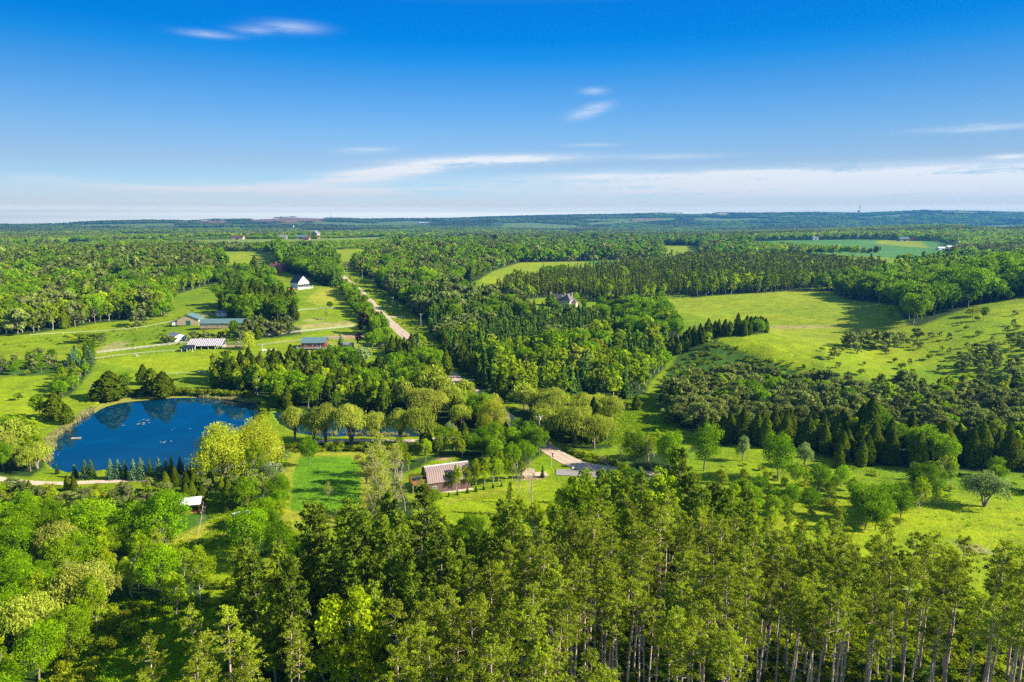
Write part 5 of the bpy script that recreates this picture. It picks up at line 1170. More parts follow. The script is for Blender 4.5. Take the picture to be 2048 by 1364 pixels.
# ---- the ground sheet, darker under the woods where little grass grows
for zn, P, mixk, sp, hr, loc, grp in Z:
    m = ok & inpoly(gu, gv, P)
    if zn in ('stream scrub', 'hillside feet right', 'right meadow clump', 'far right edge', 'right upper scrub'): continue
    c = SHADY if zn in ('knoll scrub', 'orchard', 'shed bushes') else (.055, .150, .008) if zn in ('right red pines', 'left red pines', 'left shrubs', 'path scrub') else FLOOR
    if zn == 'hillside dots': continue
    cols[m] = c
def soften(a):
    b = a.reshape(nr, nth, 3).copy()
    b[1:-1, 1:-1] = (b[1:-1, 1:-1] * 2 + b[:-2, 1:-1] + b[2:, 1:-1] + b[1:-1, :-2] + b[1:-1, 2:]) / 6
    return b.reshape(-1, 3)
cols = soften(cols)
cols[water_mask] = (.05, .05, .02)
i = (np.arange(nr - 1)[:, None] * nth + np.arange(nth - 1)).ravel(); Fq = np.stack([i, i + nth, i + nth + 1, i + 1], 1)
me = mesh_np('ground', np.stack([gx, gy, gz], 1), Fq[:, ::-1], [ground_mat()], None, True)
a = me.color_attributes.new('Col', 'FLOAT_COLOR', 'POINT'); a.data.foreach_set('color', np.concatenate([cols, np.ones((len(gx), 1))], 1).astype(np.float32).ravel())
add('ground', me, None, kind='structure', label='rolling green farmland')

# ---- water
def water_mat(name, deep, refl=.32):
    m, t, out = new_mat(name)
    p = t.node('ShaderNodeBsdfPrincipled'); p.inputs['Base Color'].default_value = deep + (1,); p.inputs['Roughness'].default_value = .035; p.inputs['IOR'].default_value = 1.55
    ob = t.node('ShaderNodeTexCoord').outputs['Object']
    b = t.node('ShaderNodeBump'); b.inputs['Strength'].default_value = .05; b.inputs['Distance'].default_value = .05
    t.put(b.inputs['Height'], t.noise(t.mapping(ob, (.8, 2.2, 1)), 1.1, 3, .5)); t.put(p.inputs['Normal'], b.outputs[0])
    c = t.mix(t.ramp(t.noise(ob, .07, 4, .6, .5), [(.5, (0, 0, 0)), (.72, (1, 1, 1))]), deep + (1,), tuple(k * 1.5 for k in deep) + (1,))
    t.put(p.inputs['Base Color'], c)
    t.put(out.inputs[0], p.outputs[0]); return m
def sheet(name, poly, z, mat, **props):
    P = [at_z(u, v, z) for u, v in poly]; bm_ = MB(); bm_.poly([(float(x), float(y), z) for x, y in P]); return bm_.link(name, mat, None, **props)
def grow(poly, k=1.04):
    c = np.mean(np.array(poly), 0); return [tuple(c + (np.array(p) - c) * k) for p in poly]
sheet('pond_water', grow(POND, 1.03), 0.0, water_mat('pond_water', (.001, .035, .075)), kind='structure', label='big deep blue pond')
sheet('pond_arm_water', grow(POND2, 1.03), -.02, water_mat('arm_water', (.010, .040, .055)), kind='structure', label='shallow brownish pond arm behind the willows')
sheet('pool_water', grow(POOL, 1.04), -.02, water_mat('pool_water', (.03, .035, .03)), kind='structure', label='tiny pool below the knoll')
algae = solid('algae_mat', (.27, .28, .02), .9, .25, .5)
alg = [(187,820),(200,807),(216,799.5),(260,795.5),(320,791.5),(394,793.5),(394,795),(345,796),(300,800),(262,803),(240,806),(214,813),(200,819),(190,826)]
bm_ = MB(); pts = [at_z(u, v, .04) for u, v in alg]; bm_.poly([(float(x), float(y), .04) for x, y in pts]); bm_.link('algae_mat', algae, None, kind='stuff', label='yellow green algae along the far pond shore')
pool_mud = solid('pool_mud', (.26, .13, .07), .9, .2, 1)
bm_ = MB(); pts = [at_z(u, v, .05) for u, v in [(1200,811),(1210,806),(1228,804),(1246,805),(1258,811),(1240,812),(1222,809),(1208,812)]]; bm_.poly([(float(x), float(y), .05) for x, y in pts]); bm_.link('pool_mud', pool_mud, None, kind='structure')
# floating weed rafts on the pond
R = np.random.RandomState(5)
for (u, v, n, s) in [(323,884,9,1.1),(272,846,6,2.2),(285,842,4,2.0),(352,858,2,.8),(384,857,2,.8),(122,906,2,1.1)]:
    bm_ = MB(); cx, cy = at_z(u, v, .03)
    for k in range(n):
        x, y = cx + R.normal() * s * 1.3, cy + R.normal() * s * .9; q = s * R.uniform(.15, .35)
        bm_.poly([(x + q * R.uniform(.7, 1.3) * math.cos(a_), y + q * .7 * R.uniform(.7, 1.3) * math.sin(a_), .03) for a_ in np.linspace(0, 5.6, 8)])
    bm_.link('floating_weed', solid('pond_weed', (.30, .27, .22), .9, .2, 2) if 'pond_weed' not in bpy.data.materials else bpy.data.materials['pond_weed'], None, kind='stuff', label='pale weeds floating on the pond')
# reeds
def t_tuft(seed, h, n, w, leaf=.07, kd='reed'):
    s = TM(seed); R = s.R; a = R.uniform(0, 6.28, n); k = R.uniform(0, w * .5, n)
    P = np.stack([np.cos(a) * k, np.sin(a) * k, R.uniform(.3, .55, n) * h], 1)
    s.leaves(P, np.stack([np.cos(a * 3), np.sin(a * 3), .5 + 0 * a], 1), leaf, h * .45 / leaf, (0, 0, 1)); return s
def tuft_meshes(kd, h, n, w, leaf, seeds):
    out = []
    for q in seeds:
        lv, lq, lt = t_tuft(q, h, n, w, leaf).crown(); out.append(mesh_np(kd + '_tuft', lv, lq, [LEAF[kd]], lt))
    return out
P = []
shore = [(92,925),(98,905),(104,888),(111,873),(125,864),(148,845),(172,829),(187,818)]
for (a, b) in zip(shore[:-1], shore[1:]):
    pa, pb = at_z(*a, .1), at_z(*b, .1)
    for k in range(30):
        t = R.rand(); P.append((pa[0] + (pb[0] - pa[0]) * t + R.normal() * .8 - .6, pa[1] + (pb[1] - pa[1]) * t + R.normal() * .8, .05))
for (a, b) in [((394,794),(480,801)),((480,801),(512,807)),((600,866),(820,873))]:
    pa, pb = at_z(*a, .1), at_z(*b, .1)
    for k in range(40): t = R.rand(); P.append((pa[0] + (pb[0] - pa[0]) * t + R.normal() * .7, pa[1] + (pb[1] - pa[1]) * t + R.normal() * .7, .05))
n = len(P); s_ = R.uniform(.8, 1.3, n)
scatter('reeds', P, [(0, 0, q) for q in R.uniform(0, 6.28, n)], [(q, q, q) for q in s_], R.randint(0, 3, n), tuft_meshes('reed', 1.3, 60, 1.6, .07, (1, 2, 3)), 'dry pale reeds fringing the pond')
# ---- meadow growth close enough to show: tufts of tall grass, and leafy undergrowth below the pines
def field_points(polys, n, seed, excl=()):
    R = np.random.RandomState(seed); out = []
    for poly, cnt in polys:
        E = np.array([G(u, v)[:2] for u, v in poly]); x = R.uniform(E[:, 0].min(), E[:, 0].max(), cnt * 3); y = R.uniform(E[:, 1].min(), E[:, 1].max(), cnt * 3)
        z = H(x, y); u, v = px(x, y, z); k = inpoly(u, v, poly) & clear_of_roads(x, y, .6)
        wu, wv = px(x, y, np.zeros_like(x))
        for e in (POND, POND2, POOL): k &= ~inpoly(wu, wv, grow(e, 1.02))
        out.append(np.stack([x[k], y[k], z[k]], 1)[:cnt])
    return np.concatenate(out)
G1 = [([(1100,950),(1400,930),(1700,940),(2100,950),(2300,1200),(1900,1250),(1500,1080),(1250,1000)], 300),
      ([(100,1230),(260,1200),(420,1190),(400,1560),(0,1560),(80,1370)], 3500), ([(1080,850),(1290,790),(1360,850),(1300,890),(1160,890)], 3500), ([(-80,960),(480,990),(480,1100),(-80,1100)], 5000)]
P = field_points(G1, 0, 3); n = len(P); s_ = R.uniform(.45, 1.1, n)
scatter('meadow_grass', P, [(0, 0, q) for q in R.uniform(0, 6.28, n)], [(q * 1.2, q * 1.2, q) for q in s_], R.randint(0, 3, n), tuft_meshes('flower', .42, 26, 1.2, .10, (4, 5, 6)), 'tall meadow grass in clumps')
U1 = [([(900,1130),(1480,1120),(2100,1300),(2900,1900),(400,1900),(600,1420),(900,1330)], 5200), ([(330,1480),(640,1470),(600,1900),(-50,1900)], 700), ([(400,1160),(900,1150),(1000,1340),(640,1490),(430,1330)], 900)]
P = field_points(U1, 0, 8); n = len(P); s_ = R.uniform(.25, .75, n)
um = [proto('shrub', 1, k)[2] for k in range(4)] + [proto('dark_bush', 1, 0)[2]]
scatter('undergrowth', P, [(0, 0, q) for q in R.uniform(0, 6.28, n)], [(q * 1.3, q * 1.3, q) for q in s_], R.randint(0, 5, n), um, 'bright leafy undergrowth below the pines')
# weeds and low bushes on the knoll slope, banks and verges
U2 = [([(1340,740),(1430,680),(1500,705),(1640,740),(1700,780),(1400,775)], 260), ([(480,800),(560,815),(440,905),(500,925),(560,893),(840,897),(840,905),(560,905)], 500), ([(1040,870),(1240,930),(1200,940),(1120,915)], 300),
      ([(690,548),(760,575),(850,650),(900,700),(970,770),(1010,830),(1000,842),(940,790),(835,697),(765,632),(692,563)], 900), ([(-80,690),(200,668),(340,640),(440,600),(560,570),(560,640),(400,690),(180,700)], 170), ([(1480,930),(2060,950),(2060,1010),(1500,1010)], 30)]
P = field_points(U2, 0, 12); n = len(P); s_ = R.uniform(.25, .7, n)
scatter('verge_weeds', P, [(0, 0, q) for q in R.uniform(0, 6.28, n)], [(q * 1.5, q * 1.5, q) for q in s_], R.randint(0, 5, n), um, 'weeds and brambles on banks and verges')
# ------------------------------------------------------------------ buildings
def put(name, label, cat, u, v, rot_deg, group=None):
    x, y, z = G(u, v); return thing(name, label, cat, x, y, z, math.radians(rot_deg), group)
def window(parent, x, y, z, w, h, face='y-', frame='white', name='window'):
    """a framed window standing 4 cm proud of a wall; face = which way it looks"""
    f = MB(); g = MB(); t = .09; o = .04
    def bx(m, a0, a1, b0, b1, d0, d1):
        if face == 'y-': m.box(x + a0, x + a1, y - d1, y - d0, z + b0, z + b1)
        elif face == 'x-': m.box(x - d1, x - d0, y + a0, y + a1, z + b0, z + b1)
        elif face == 'x+': m.box(x + d0, x + d1, y + a0, y + a1, z + b0, z + b1)
    for q in ((-w / 2, w / 2, h - t, h), (-w / 2, w / 2, 0, t), (-w / 2, -w / 2 + t, t, h - t), (w / 2 - t, w / 2, t, h - t), (-t / 3, t / 3, t, h - t)): bx(f, *q, 0, o + .03)
    bx(g, -w / 2 + t, w / 2 - t, t, h - t, 0, o)
    fo = f.link(name, MT[frame], parent); g.link('pane', MT['glass'], fo); return fo
def gable(parent, L, Wd, wall_h, rise, wmat, rmat, over=.35, th=.16, ends='x'):
    """ridge along x; walls with gables, two roof planes with thickness"""
    w = MB(); h = Wd / 2
    w.extrude([(-h, 0), (h, 0), (h, wall_h), (0, wall_h + rise), (-h, wall_h)], -L / 2, L / 2); w.link('wall', wmat, parent)
    r = MB(); k = rise / h; e = h + over
    r.extrude([(-e, wall_h - over * k + .03), (0, wall_h + rise + .03), (e, wall_h - over * k + .03), (e, wall_h - over * k + .03 + th), (0, wall_h + rise + .03 + th), (-e, wall_h - over * k + .03 + th)], -L / 2 - over, L / 2 + over)
    return r.link('roof', rmat, parent)

# brown barn roofed house with its deck
b = put('barn_house', 'brown metal roofed barn house with a cedar deck at its left end', 'house', 893, 974, 21)
L, Wd = 12.0, 6.6; h = Wd / 2
w = MB(); w.extrude([(-h, 0), (h, 0), (h, 3.1), (h * .72, 5.6), (0, 6.6), (-h * .72, 5.6), (-h, 3.1)], -L / 2, L / 2); w.link('wall', MT['brownside'], b)
def gam(o): return [(-h - .25, 2.95 + o), (-h * .74, 5.62 + o), (0, 6.66 + o), (h * .74, 5.62 + o), (h + .25, 2.95 + o)]
r = MB(); r.extrude(gam(0) + [(y * (1.035), z + .14) for y, z in gam(0)][::-1], -L / 2 - .3, L / 2 + .3); rf = r.link('roof', MT['brownroof'], b)
MB().box(-L / 2 - .3, L / 2 + .3, -.16, .16, 6.74, 6.92).link('ridge_cap', MT['whitemetal'], rf)
MB().tube([(1.6, .7, 6.3), (1.6, .7, 7.5)], .14).link('flue', MT['steel'], rf)
window(b, -4.2, -h, 1.3, 1.15, .8)
d = MB(); yy = -(h * .74 + (h + .25 - h * .74) * .38) - .10
# dormer style roof window box
MB().box(-1.5, -.3, yy - .16, yy + .7, 4.25, 5.0).link('roof_window', MT['white'], rf)
MB().box(-1.38, -.42, yy - .19, yy - .165, 4.37, 4.88).link('pane', MT['glass'], rf)
MB().box(3.4, 4.5, -h - .05, -h + .01, .05, 2.1).link('door', MT['redroof'], b)
MB().box(-L / 2 - .06, -L / 2 - .003, -.9, .9, 3.3, 5.2).link('deck_door', MT['glass'], b)
MB().box(-L / 2 - 1.2, L / 2 + .5, -h - 1.1, -h - .02, -.05, .12).link('concrete_apron', MT['beige'], b)
dk = MB().box(-L / 2 - 4.2, -L / 2 - .08, -2.9, 2.3, 2.95, 3.12).link('deck', MT['deck'], b)
rl = MB()
for (x0, x1, y0, y1) in ((-L / 2 - 4.2, -L / 2 - .4, -2.9, -2.82), (-L / 2 - 4.2, -L / 2 - 4.12, -2.82, 2.22), (-L / 2 - 4.2, -L / 2 - .4, 2.22, 2.3)):
    for zz_ in (3.35, 3.6, 3.85, 4.1): rl.box(x0, x1, y0, y1, zz_, zz_ + .13)
rl.link('railing', MT['deck'], dk)
for q in ((-L / 2 - 4.1, -2.8), (-L / 2 - 4.1, 2.1), (-L / 2 - 2, -2.8), (-L / 2 - .6, -2.8)): MB().box(q[0] - .09, q[0] + .09, q[1] - .09, q[1] + .09, -.2, 2.94).link('deck_post', MT['wood'], dk)
tb = MB().box(-.9, .9, -.5, .5, .7, .76).box(-.05, .05, -.05, .05, .02, .7).box(-.4, .4, -.4, .4, 0, .03); o = tb.link('deck_table', MT['steel'], None, label='grey table on the cedar deck of the brown house', category='table')
o.matrix_world = Matrix.Translation(b.location) @ Matrix.Rotation(math.radians(21), 4, 'Z') @ Matrix.Translation((-L / 2 - 2.2, .2, 3.13))
o = put('plastic_barrel', 'blue barrel in the shade under the cedar deck', 'barrel', 858, 972, 0)
MB().tube([(0, 0, 0), (0, 0, .08), (0, 0, .5), (0, 0, 1.0), (0, 0, 1.1)], [.36, .4, .43, .4, .34], 12).link('body', MT['bluepaint'], o); MB().tube([(0, 0, 1.1), (0, 0, 1.13)], [.3, .29], 12).link('lid', MT['dark'], o)

# white farmhouse with wrap porch
b = put('farmhouse', 'white farmhouse with steep dark roof and wraparound porch on the hill', 'house', 600, 576, 142)
b.scale = (.84,) * 3; gable(b, 13, 13, 6.2, 6.6, MT['white'], MT['darkroof'], .5)
p = MB().box(-9.6, 2.5, -8.8, 8.8, -.4, .45).link('porch', MT['white'], b)
pr = MB(); pr.extrude([(-8.9, 3.1), (-6.55, 4.2), (-6.55, 4.35), (-8.9, 3.25)], -9.6, 2.5)
pr.poly([(-9.7, -8.9, 3.1), (-9.7, 8.9, 3.1), (-6.55, 6.5, 4.3), (-6.55, -6.5, 4.3)]); pr.poly([(-9.7, -8.9, 3.1), (-6.55, -6.55, 4.3), (2.5, -6.55, 4.3), (2.5, -8.9, 3.1)])
pr.link('porch_roof', MT['darkroof'], p)
for q in range(7): MB().box(-9.5, -9.3, -8.6 + q * 2.86, -8.4 + q * 2.86, .45, 3.1).link('porch_post', MT['white'], p)
rl = MB().box(-9.5, -9.42, -8.6, 8.7, 1.2, 1.32).box(-9.5, -9.42, -8.6, 8.7, .7, .8); rl.link('railing', MT['white'], p)
for (a_, zz_) in ((-2, 7.2), (2, 7.2), (-4.2, 1.4), (-1.2, 1.4), (1.8, 1.4), (4.6, 1.4)): window(b, -6.5, a_, zz_, 1.1, 1.5, 'x-')
for a_ in (-4.5, 0, 4.5): window(b, a_, -6.5, 1.4, 1.2, 1.5); window(b, a_, -6.5, 4.2, 1.1, 1.3)
o = put('play_set', 'orange wooden play set below the white farmhouse', 'play set', 584, 586, 12)
MB().box(-2.2, 2.2, -1.4, 1.4, 1.5, 1.65).link('platform', MT['orange'], o)
MB().extrude([(-1.6, 2.9), (0, 3.9), (1.6, 2.9), (0, 4.05)], -2.3, 2.3).link('roof', MT['orange'], o)
for sx_ in (-2, 2):
    for sy_ in (-1.2, 1.2): MB().box(sx_ - .08, sx_ + .08, sy_ - .08, sy_ + .08, 0, 2.95).link('post', MT['orange'], o)
MB().poly([(2.2, -.4, 1.6), (2.2, .4, 1.6), (4.8, .4, .2), (4.8, -.4, .2)]).poly([(2.2, -.4, 1.55), (4.8, -.4, .15), (4.8, .4, .15), (2.2, .4, 1.55)]).link('slide', MT['orange'], o)

# red brick house
b = put('brick_house', 'red brick house with dark red roof among trees on the hilltop', 'house', 557, 543, -14)
gable(b, 17, 10, 5.2, 3.2, MT['brick'], MT['redroof'], .5)
wg = MB(); wg.extrude([(-4, 0), (4, 0), (4, 5.0), (0, 8.2), (-4, 5.0)], -3.2, 3.2); wg.turn(math.pi / 2, 5.2, -4.2); wg.link('gable_wing', MT['brick'], b)
wr = MB(); wr.extrude([(-4.5, 4.65), (0, 8.3), (4.5, 4.65), (0, 8.5)], -3.6, 3.6); wr.turn(math.pi / 2, 5.2, -4.2); wr.link('wing_roof', MT['redroof'], b)
MB().box(-3.2, -2.2, -.6, .6, 7.4, 10).link('chimney', MT['brick'], b)
for a_ in (-6.5, -4, -1.2): window(b, a_, -5, 1.2, 1.2, 1.5); window(b, a_, -5, 3.5, 1.1, 1.1)

# teal roofed barn, its lean-to, and the long shed
b = put('teal_roofed_barn', 'tan barn with teal gable roof, green door and white lean-to', 'barn', 381, 648, 100)
b.scale = (.9,) * 3; gable(b, 12, 14.5, 4.2, 3.4, MT['tan'], MT['tealroof'], .6)
MB().box(-6.06, -6.003, -1.7, 1.3, .1, 3.3).link('door', MT['green_door'], b)
lt = MB(); lt.box(-5.5, 1, 7.3, 11, 0, 2.6); lt.link('lean_to', MT['white'], b)
MB().extrude([(7.35, 3.6), (11.4, 2.6), (11.4, 2.75), (7.35, 3.75)], -5.8, 1.3).link('lean_to_roof', MT['greyroof'], b)
MB().box(-5.2, -1.5, -10.4, -7.3, 0, 3).link('side_room', MT['white'], b)
b = put('long_shed', 'long tan shed with teal roof right of the teal roofed barn', 'shed', 449, 655, 3)
b.scale = (.92, .85, .85); gable(b, 30, 8, 3.9, 2.6, MT['tan'], MT['tealroof'], .5)
for a_ in (-10, -3, 5, 11): window(b, a_, -4, 1.4, 1.6, .9)
MB().box(-.2, .2, -4.08, -4.003, 0, 3.8).link('downpipe', MT['grey'], b)
b = put('white_shed', 'small white shed with grey roof left of the ribbed roof', 'shed', 354, 680, 140)
gable(b, 10, 7, 2.7, 1.7, MT['white'], MT['greyroof'], .4)
MB().box(-5.05, -5.003, -1.9, .1, .1, 2.1).link('door', MT['grey'], b)
b = put('ribbed_roof_shed', 'low open shed under a white and brown ribbed metal roof', 'shed', 414, 696, 3)
L = 19.5
r = MB(); r.poly([(-L / 2, -3.4, 1.9), (L / 2, -3.4, 1.9), (L / 2, 3.2, 4.9), (-L / 2, 3.2, 4.9)]); r.poly([(-L / 2, -3.4, 1.8), (-L / 2, 3.2, 4.8), (L / 2, 3.2, 4.8), (L / 2, -3.4, 1.8)]); r.box(-L / 2, L / 2, -3.42, -3.3, 1.72, 1.9)
r.link('roof', MT['ribroof'], b)
MB().box(-L / 2 + .2, L / 2 - .2, 2.9, 3.1, 0, 4.7).box(-L / 2 + .2, -L / 2 + .35, -3, 3, 0, 1.9).box(L / 2 - .35, L / 2 - .2, -3, 3, 0, 1.9).link('wall', MT['grey'], b)
for k in range(6): MB().box(-L / 2 + .3 + k * 3.75, -L / 2 + .5 + k * 3.75, -3.2, -3.0, -.1, 1.85).link('post', MT['white'], b)
b = put('paddock_hut', 'small grey roofed white hut on the upper pasture', 'hut', 445, 632, 10)
gable(b, 6.5, 5, 2.6, 1.1, MT['white'], MT['greyroof'], .4); window(b, -1.2, -2.5, 1.0, 1.2, .9)
b = put('horse_shelter', 'low dark roofed horse shelter on pale posts', 'shelter', 377, 702, 3)
MB().extrude([(-2.2, 2.1), (2.2, 2.9), (2.2, 3.05), (-2.2, 2.25)], -3.2, 3.2).link('roof', MT['dark'], b)
for sx_ in (-3, 0, 3):
    for sy_, hz_ in ((-2, 2.12), (2, 2.85)): MB().box(sx_ - .1, sx_ + .1, sy_ - .1, sy_ + .1, -.1, hz_).link('post', MT['white'], b)

# log cabin
b = put('log_cabin', 'red log cabin with teal roof and grey raised deck', 'cabin', 630, 695, 3)
gable(b, 13, 7.5, 3.5, 2.3, MT['log'], MT['tealroof'], .5)
for a_, ww in ((-4.2, 1.3), (-.3, 1.1)): window(b, a_, -3.75, 1.7, ww, 1.1)
MB().box(2.1, 3.9, -3.82, -3.753, .75, 2.9).link('glass_door', MT['glass'], b); MB().box(1.95, 2.1, -3.84, -3.753, .7, 3).box(3.9, 4.05, -3.84, -3.753, .7, 3).box(2.95, 3.05, -3.84, -3.753, .7, 3).link('door_frame', MT['white'], b)
d = MB().box(-8.6, 8.6, -6.6, -3.86, .5, .68).box(-8.6, -6.7, -3.86, 2, .5, .68).link('deck', MT['grey'], b)
rl = MB()
for zz_ in (.95, 1.2, 1.5): rl.box(-8.6, 8.6, -6.62, -6.54, zz_, zz_ + .09); rl.box(-8.62, -8.54, -6.6, 2, zz_, zz_ + .09)
for k in range(15): rl.box(-8.6 + k * 1.22, -8.5 + k * 1.22, -6.64, -6.52, .68, 1.62)
rl.link('railing', MT['grey'], d)
for k in range(6): MB().box(-8.4 + k * 3.3, -8.2 + k * 3.3, -6.5, -6.3, -1.6, .5).link('deck_post', MT['wood'], d)
b = put('grey_hut', 'small weathered grey hut beside the blue spruce', 'hut', 697, 697, -8)
gable(b, 5, 4, 2.4, 1.0, MT['grey'], MT['greyroof'], .25); MB().box(-.5, .5, -2.05, -2.003, 0, 2).link('door', MT['dark'], b)
# stone mansion
b = put('stone_mansion', 'pale stone mansion with steep slate roofs and chimneys', 'mansion', 1122, 612, -22)
b.scale = (.74,) * 3
def hip(mb, x0, x1, y0, y1, z0, z1, inset):
    a_ = [(x0, y0, z0), (x1, y0, z0), (x1, y1, z0), (x0, y1, z0)]; ym = (y0 + y1) / 2; e, f_ = (x0 + inset, ym, z1), (x1 - inset, ym, z1)
    mb.poly([a_[0], a_[1], f_, e]); mb.poly([a_[2], a_[3], e, f_]); mb.poly([a_[3], a_[0], e]); mb.poly([a_[1], a_[2], f_]); return mb
MB().box(-14, 4, -5, 5, 0, 6.2).link('wall', MT['stone'], b); hip(MB(), -14.5, 4.5, -5.5, 5.5, 6.2, 12.5, 4).link('roof', MT['mansionroof'], b)
e = MB().box(4.003, 12, -8, 6, 0, 6.8).link('east_wing', MT['stone'], b)
rr_ = MB(); hip(rr_, -7.5, 7.5, -4.6, 4.6, 6.8, 13.4, 3); rr_.turn(math.pi / 2, 8, -1); rr_.link('east_roof', MT['mansionroof'], b)
MB().box(12.003, 17, -4, 4, 0, 4.2).link('side_wing', MT['stone'], b); hip(MB(), 11.6, 17.4, -4.4, 4.4, 4.2, 7.4, 2.2).link('side_roof', MT['mansionroof'], b)
for cx_, cy_ in ((10.5, 2.5), (4.6, -3), (-12, 1)): MB().box(cx_ - .7, cx_ + .7, cy_ - .5, cy_ + .5, 7, 14.2).link('chimney', MT['stone'], b)
for cx_ in (-10.5, -6): MB().extrude([(-.9, 6.4), (.9, 6.4), (.9, 8.6), (0, 9.6), (-.9, 8.6)], -1.6, 1.2).turn(math.pi / 2, cx_, -4).link('dormer', MT['stone'], b)
for a_ in (5.6, 8, 10.4):
    for zz_ in (1.2, 4.2): window(b, a_, -8, zz_, 1.1, 1.6)
for a_ in (-11, -8, -5, -2, 1): window(b, a_, -5, 1.3, 1.2, 1.7)
for a_ in (13.3, 15.4): window(b, a_, -4, 1.3, 1.1, 1.5)
MB().box(12, 21, -8.5, -4.003, -.6, .3).link('terrace', MT['stone'], b)
# shelters in the lower left
b = put('white_roofed_shelter', 'small wooden shelter with a bright white metal roof', 'shelter', 384, 1022, 15)
MB().extrude([(-2.3, 2.5), (0, 3.7), (2.3, 2.5), (2.3, 2.6), (0, 3.82), (-2.3, 2.6)], -2.6, 2.6).link('roof', MT['whitemetal'], b)
MB().box(-2.2, 2.2, -1.8, 1.8, 0, .25).link('floor', MT['deck'], b)
for sx_ in (-2, 2):
    for sy_ in (-1.6, 1.6): MB().box(sx_ - .08, sx_ + .08, sy_ - .08, sy_ + .08, .25, 2.6).link('post', MT['deck'], b)
MB().box(-2.2, 2.2, 1.7, 1.8, .3, 2.4).link('back_wall', MT['wood'], b)
b = put('garden_shed', 'little dark shed with a pale tin roof half under the trees', 'shed', 484, 1046, 30)
gable(b, 3.6, 3, 2.0, .9, MT['wood'], MT['whitemetal'], .25); MB().box(-.4, .4, -1.55, -1.503, 0, 1.8).link('door', MT['dark'], b)
b = put('wooden_shelter', 'low tan roofed shelter between the slim trees and the junction', 'shelter', 1056, 956, 5)
MB().extrude([(-1.2, 1.9), (1.2, 2.3), (1.2, 2.4), (-1.2, 2.0)], -2, 2).link('roof', MT['tan'], b)
for sx_ in (-1.8, 1.8):
    for sy_ in (-1, 1): MB().box(sx_ - .07, sx_ + .07, sy_ - .07, sy_ + .07, 0, 1.95).link('post', MT['wood'], b)

# ------------------------------------------------------------------ fences
def fence(label, pts, hpost, step, mat, rails, pw=.16):
    Q = resample(wline(pts), step); Z_ = H(Q[:, 0], Q[:, 1]); x0, y0, z0 = float(Q[0, 0]), float(Q[0, 1]), float(Z_[0])
    o = thing('paddock_fence', label, 'fence', x0, y0, z0, 0, 'paddock fences')
    pm = MB().box(-pw / 2, pw / 2, -pw / 2, pw / 2, -.2, hpost); first = pm.link('post', MT[mat], o); first.location = (0, 0, 0)
    for k in range(1, min(len(Q), 100)):
        c = first.copy(); COL.objects.link(c); c.parent = o; c.location = (Q[k, 0] - x0, Q[k, 1] - y0, Z_[k] - z0)
    for rz_ in rails:
        r = MB()
        for k in range(len(Q) - 1):
            a_ = np.array([Q[k, 0] - x0, Q[k, 1] - y0, Z_[k] - z0]); c_ = np.array([Q[k + 1, 0] - x0, Q[k + 1, 1] - y0, Z_[k + 1] - z0])
            t_ = .09; r.poly([a_ + (0, -.1, rz_ - t_), c_ + (0, -.1, rz_ - t_), c_ + (0, -.1, rz_ + t_), a_ + (0, -.1, rz_ + t_)]); r.poly([a_ + (0, -.06, rz_ - t_), a_ + (0, -.06, rz_ + t_), c_ + (0, -.06, rz_ + t_), c_ + (0, -.06, rz_ - t_)])
            r.poly([a_ + (0, -.1, rz_ + t_), c_ + (0, -.1, rz_ + t_), c_ + (0, -.06, rz_ + t_), a_ + (0, -.06, rz_ + t_)])
        r.link('rail', MT[mat], o)
MT['pale_board'] = solid('pale_fence_boards', (.52, .49, .43), .85, .12, 3)
fence('grey rail fence between the brown pines and the purple maple', [(520,675),(560,669.5),(620,663),(709,654)], 1.5, 2.6, 'pale_board', (.55, 1.0, 1.4))
fence('rail fence running just behind the log cabin roof', [(515,693),(560,687),(610,682.5),(645,677.5),(706,674)], 1.3, 3.0, 'wood', (.6, 1.15))
fence('long pale fence from the hedge row up to the ribbed roof shed', [(184,708.5),(230,703.5),(277,697.6),(316,693.5),(349,689),(386,686)], 1.4, 2.8, 'pale_board', (.5, .95, 1.35))
fence('thin fence across the pasture below the ribbed roof shed', [(186,721),(230,714),(301,707),(343,704.5),(366,703)], 1.2, 4.0, 'pale_board', (1.1,))
fence('board fence beside the bare paddock strip', [(446,690),(486,690)], 1.5, 2.6, 'wood', (.5, 1.0, 1.4))
fence('short fence left of the small grey roofed hut', [(400,637),(437,632)], 1.4, 2.6, 'wood', (.6, 1.2))
fence('wire fence along the bottom of the big pasture', [(330,751),(395,748),(423,745)], 1.3, 4.0, 'pale_board', (1.1,))
fence('pale fence at the foot of the farmhouse field', [(585,627),(601,621),(640,619),(682,617)], 1.3, 3.4, 'pale_board', (.6, 1.15))
fence('faint fence along the foot of the left forest', [(60,673),(120,669),(190,665),(238,662),(300,655),(345,645)], 1.3, 5.0, 'pale_board', (1.1,))
fence('short grey board fence in the gap of the hedge row', [(160,754),(169,738)], 1.6, 1.6, 'grey', (.3, .65, 1.0, 1.35))

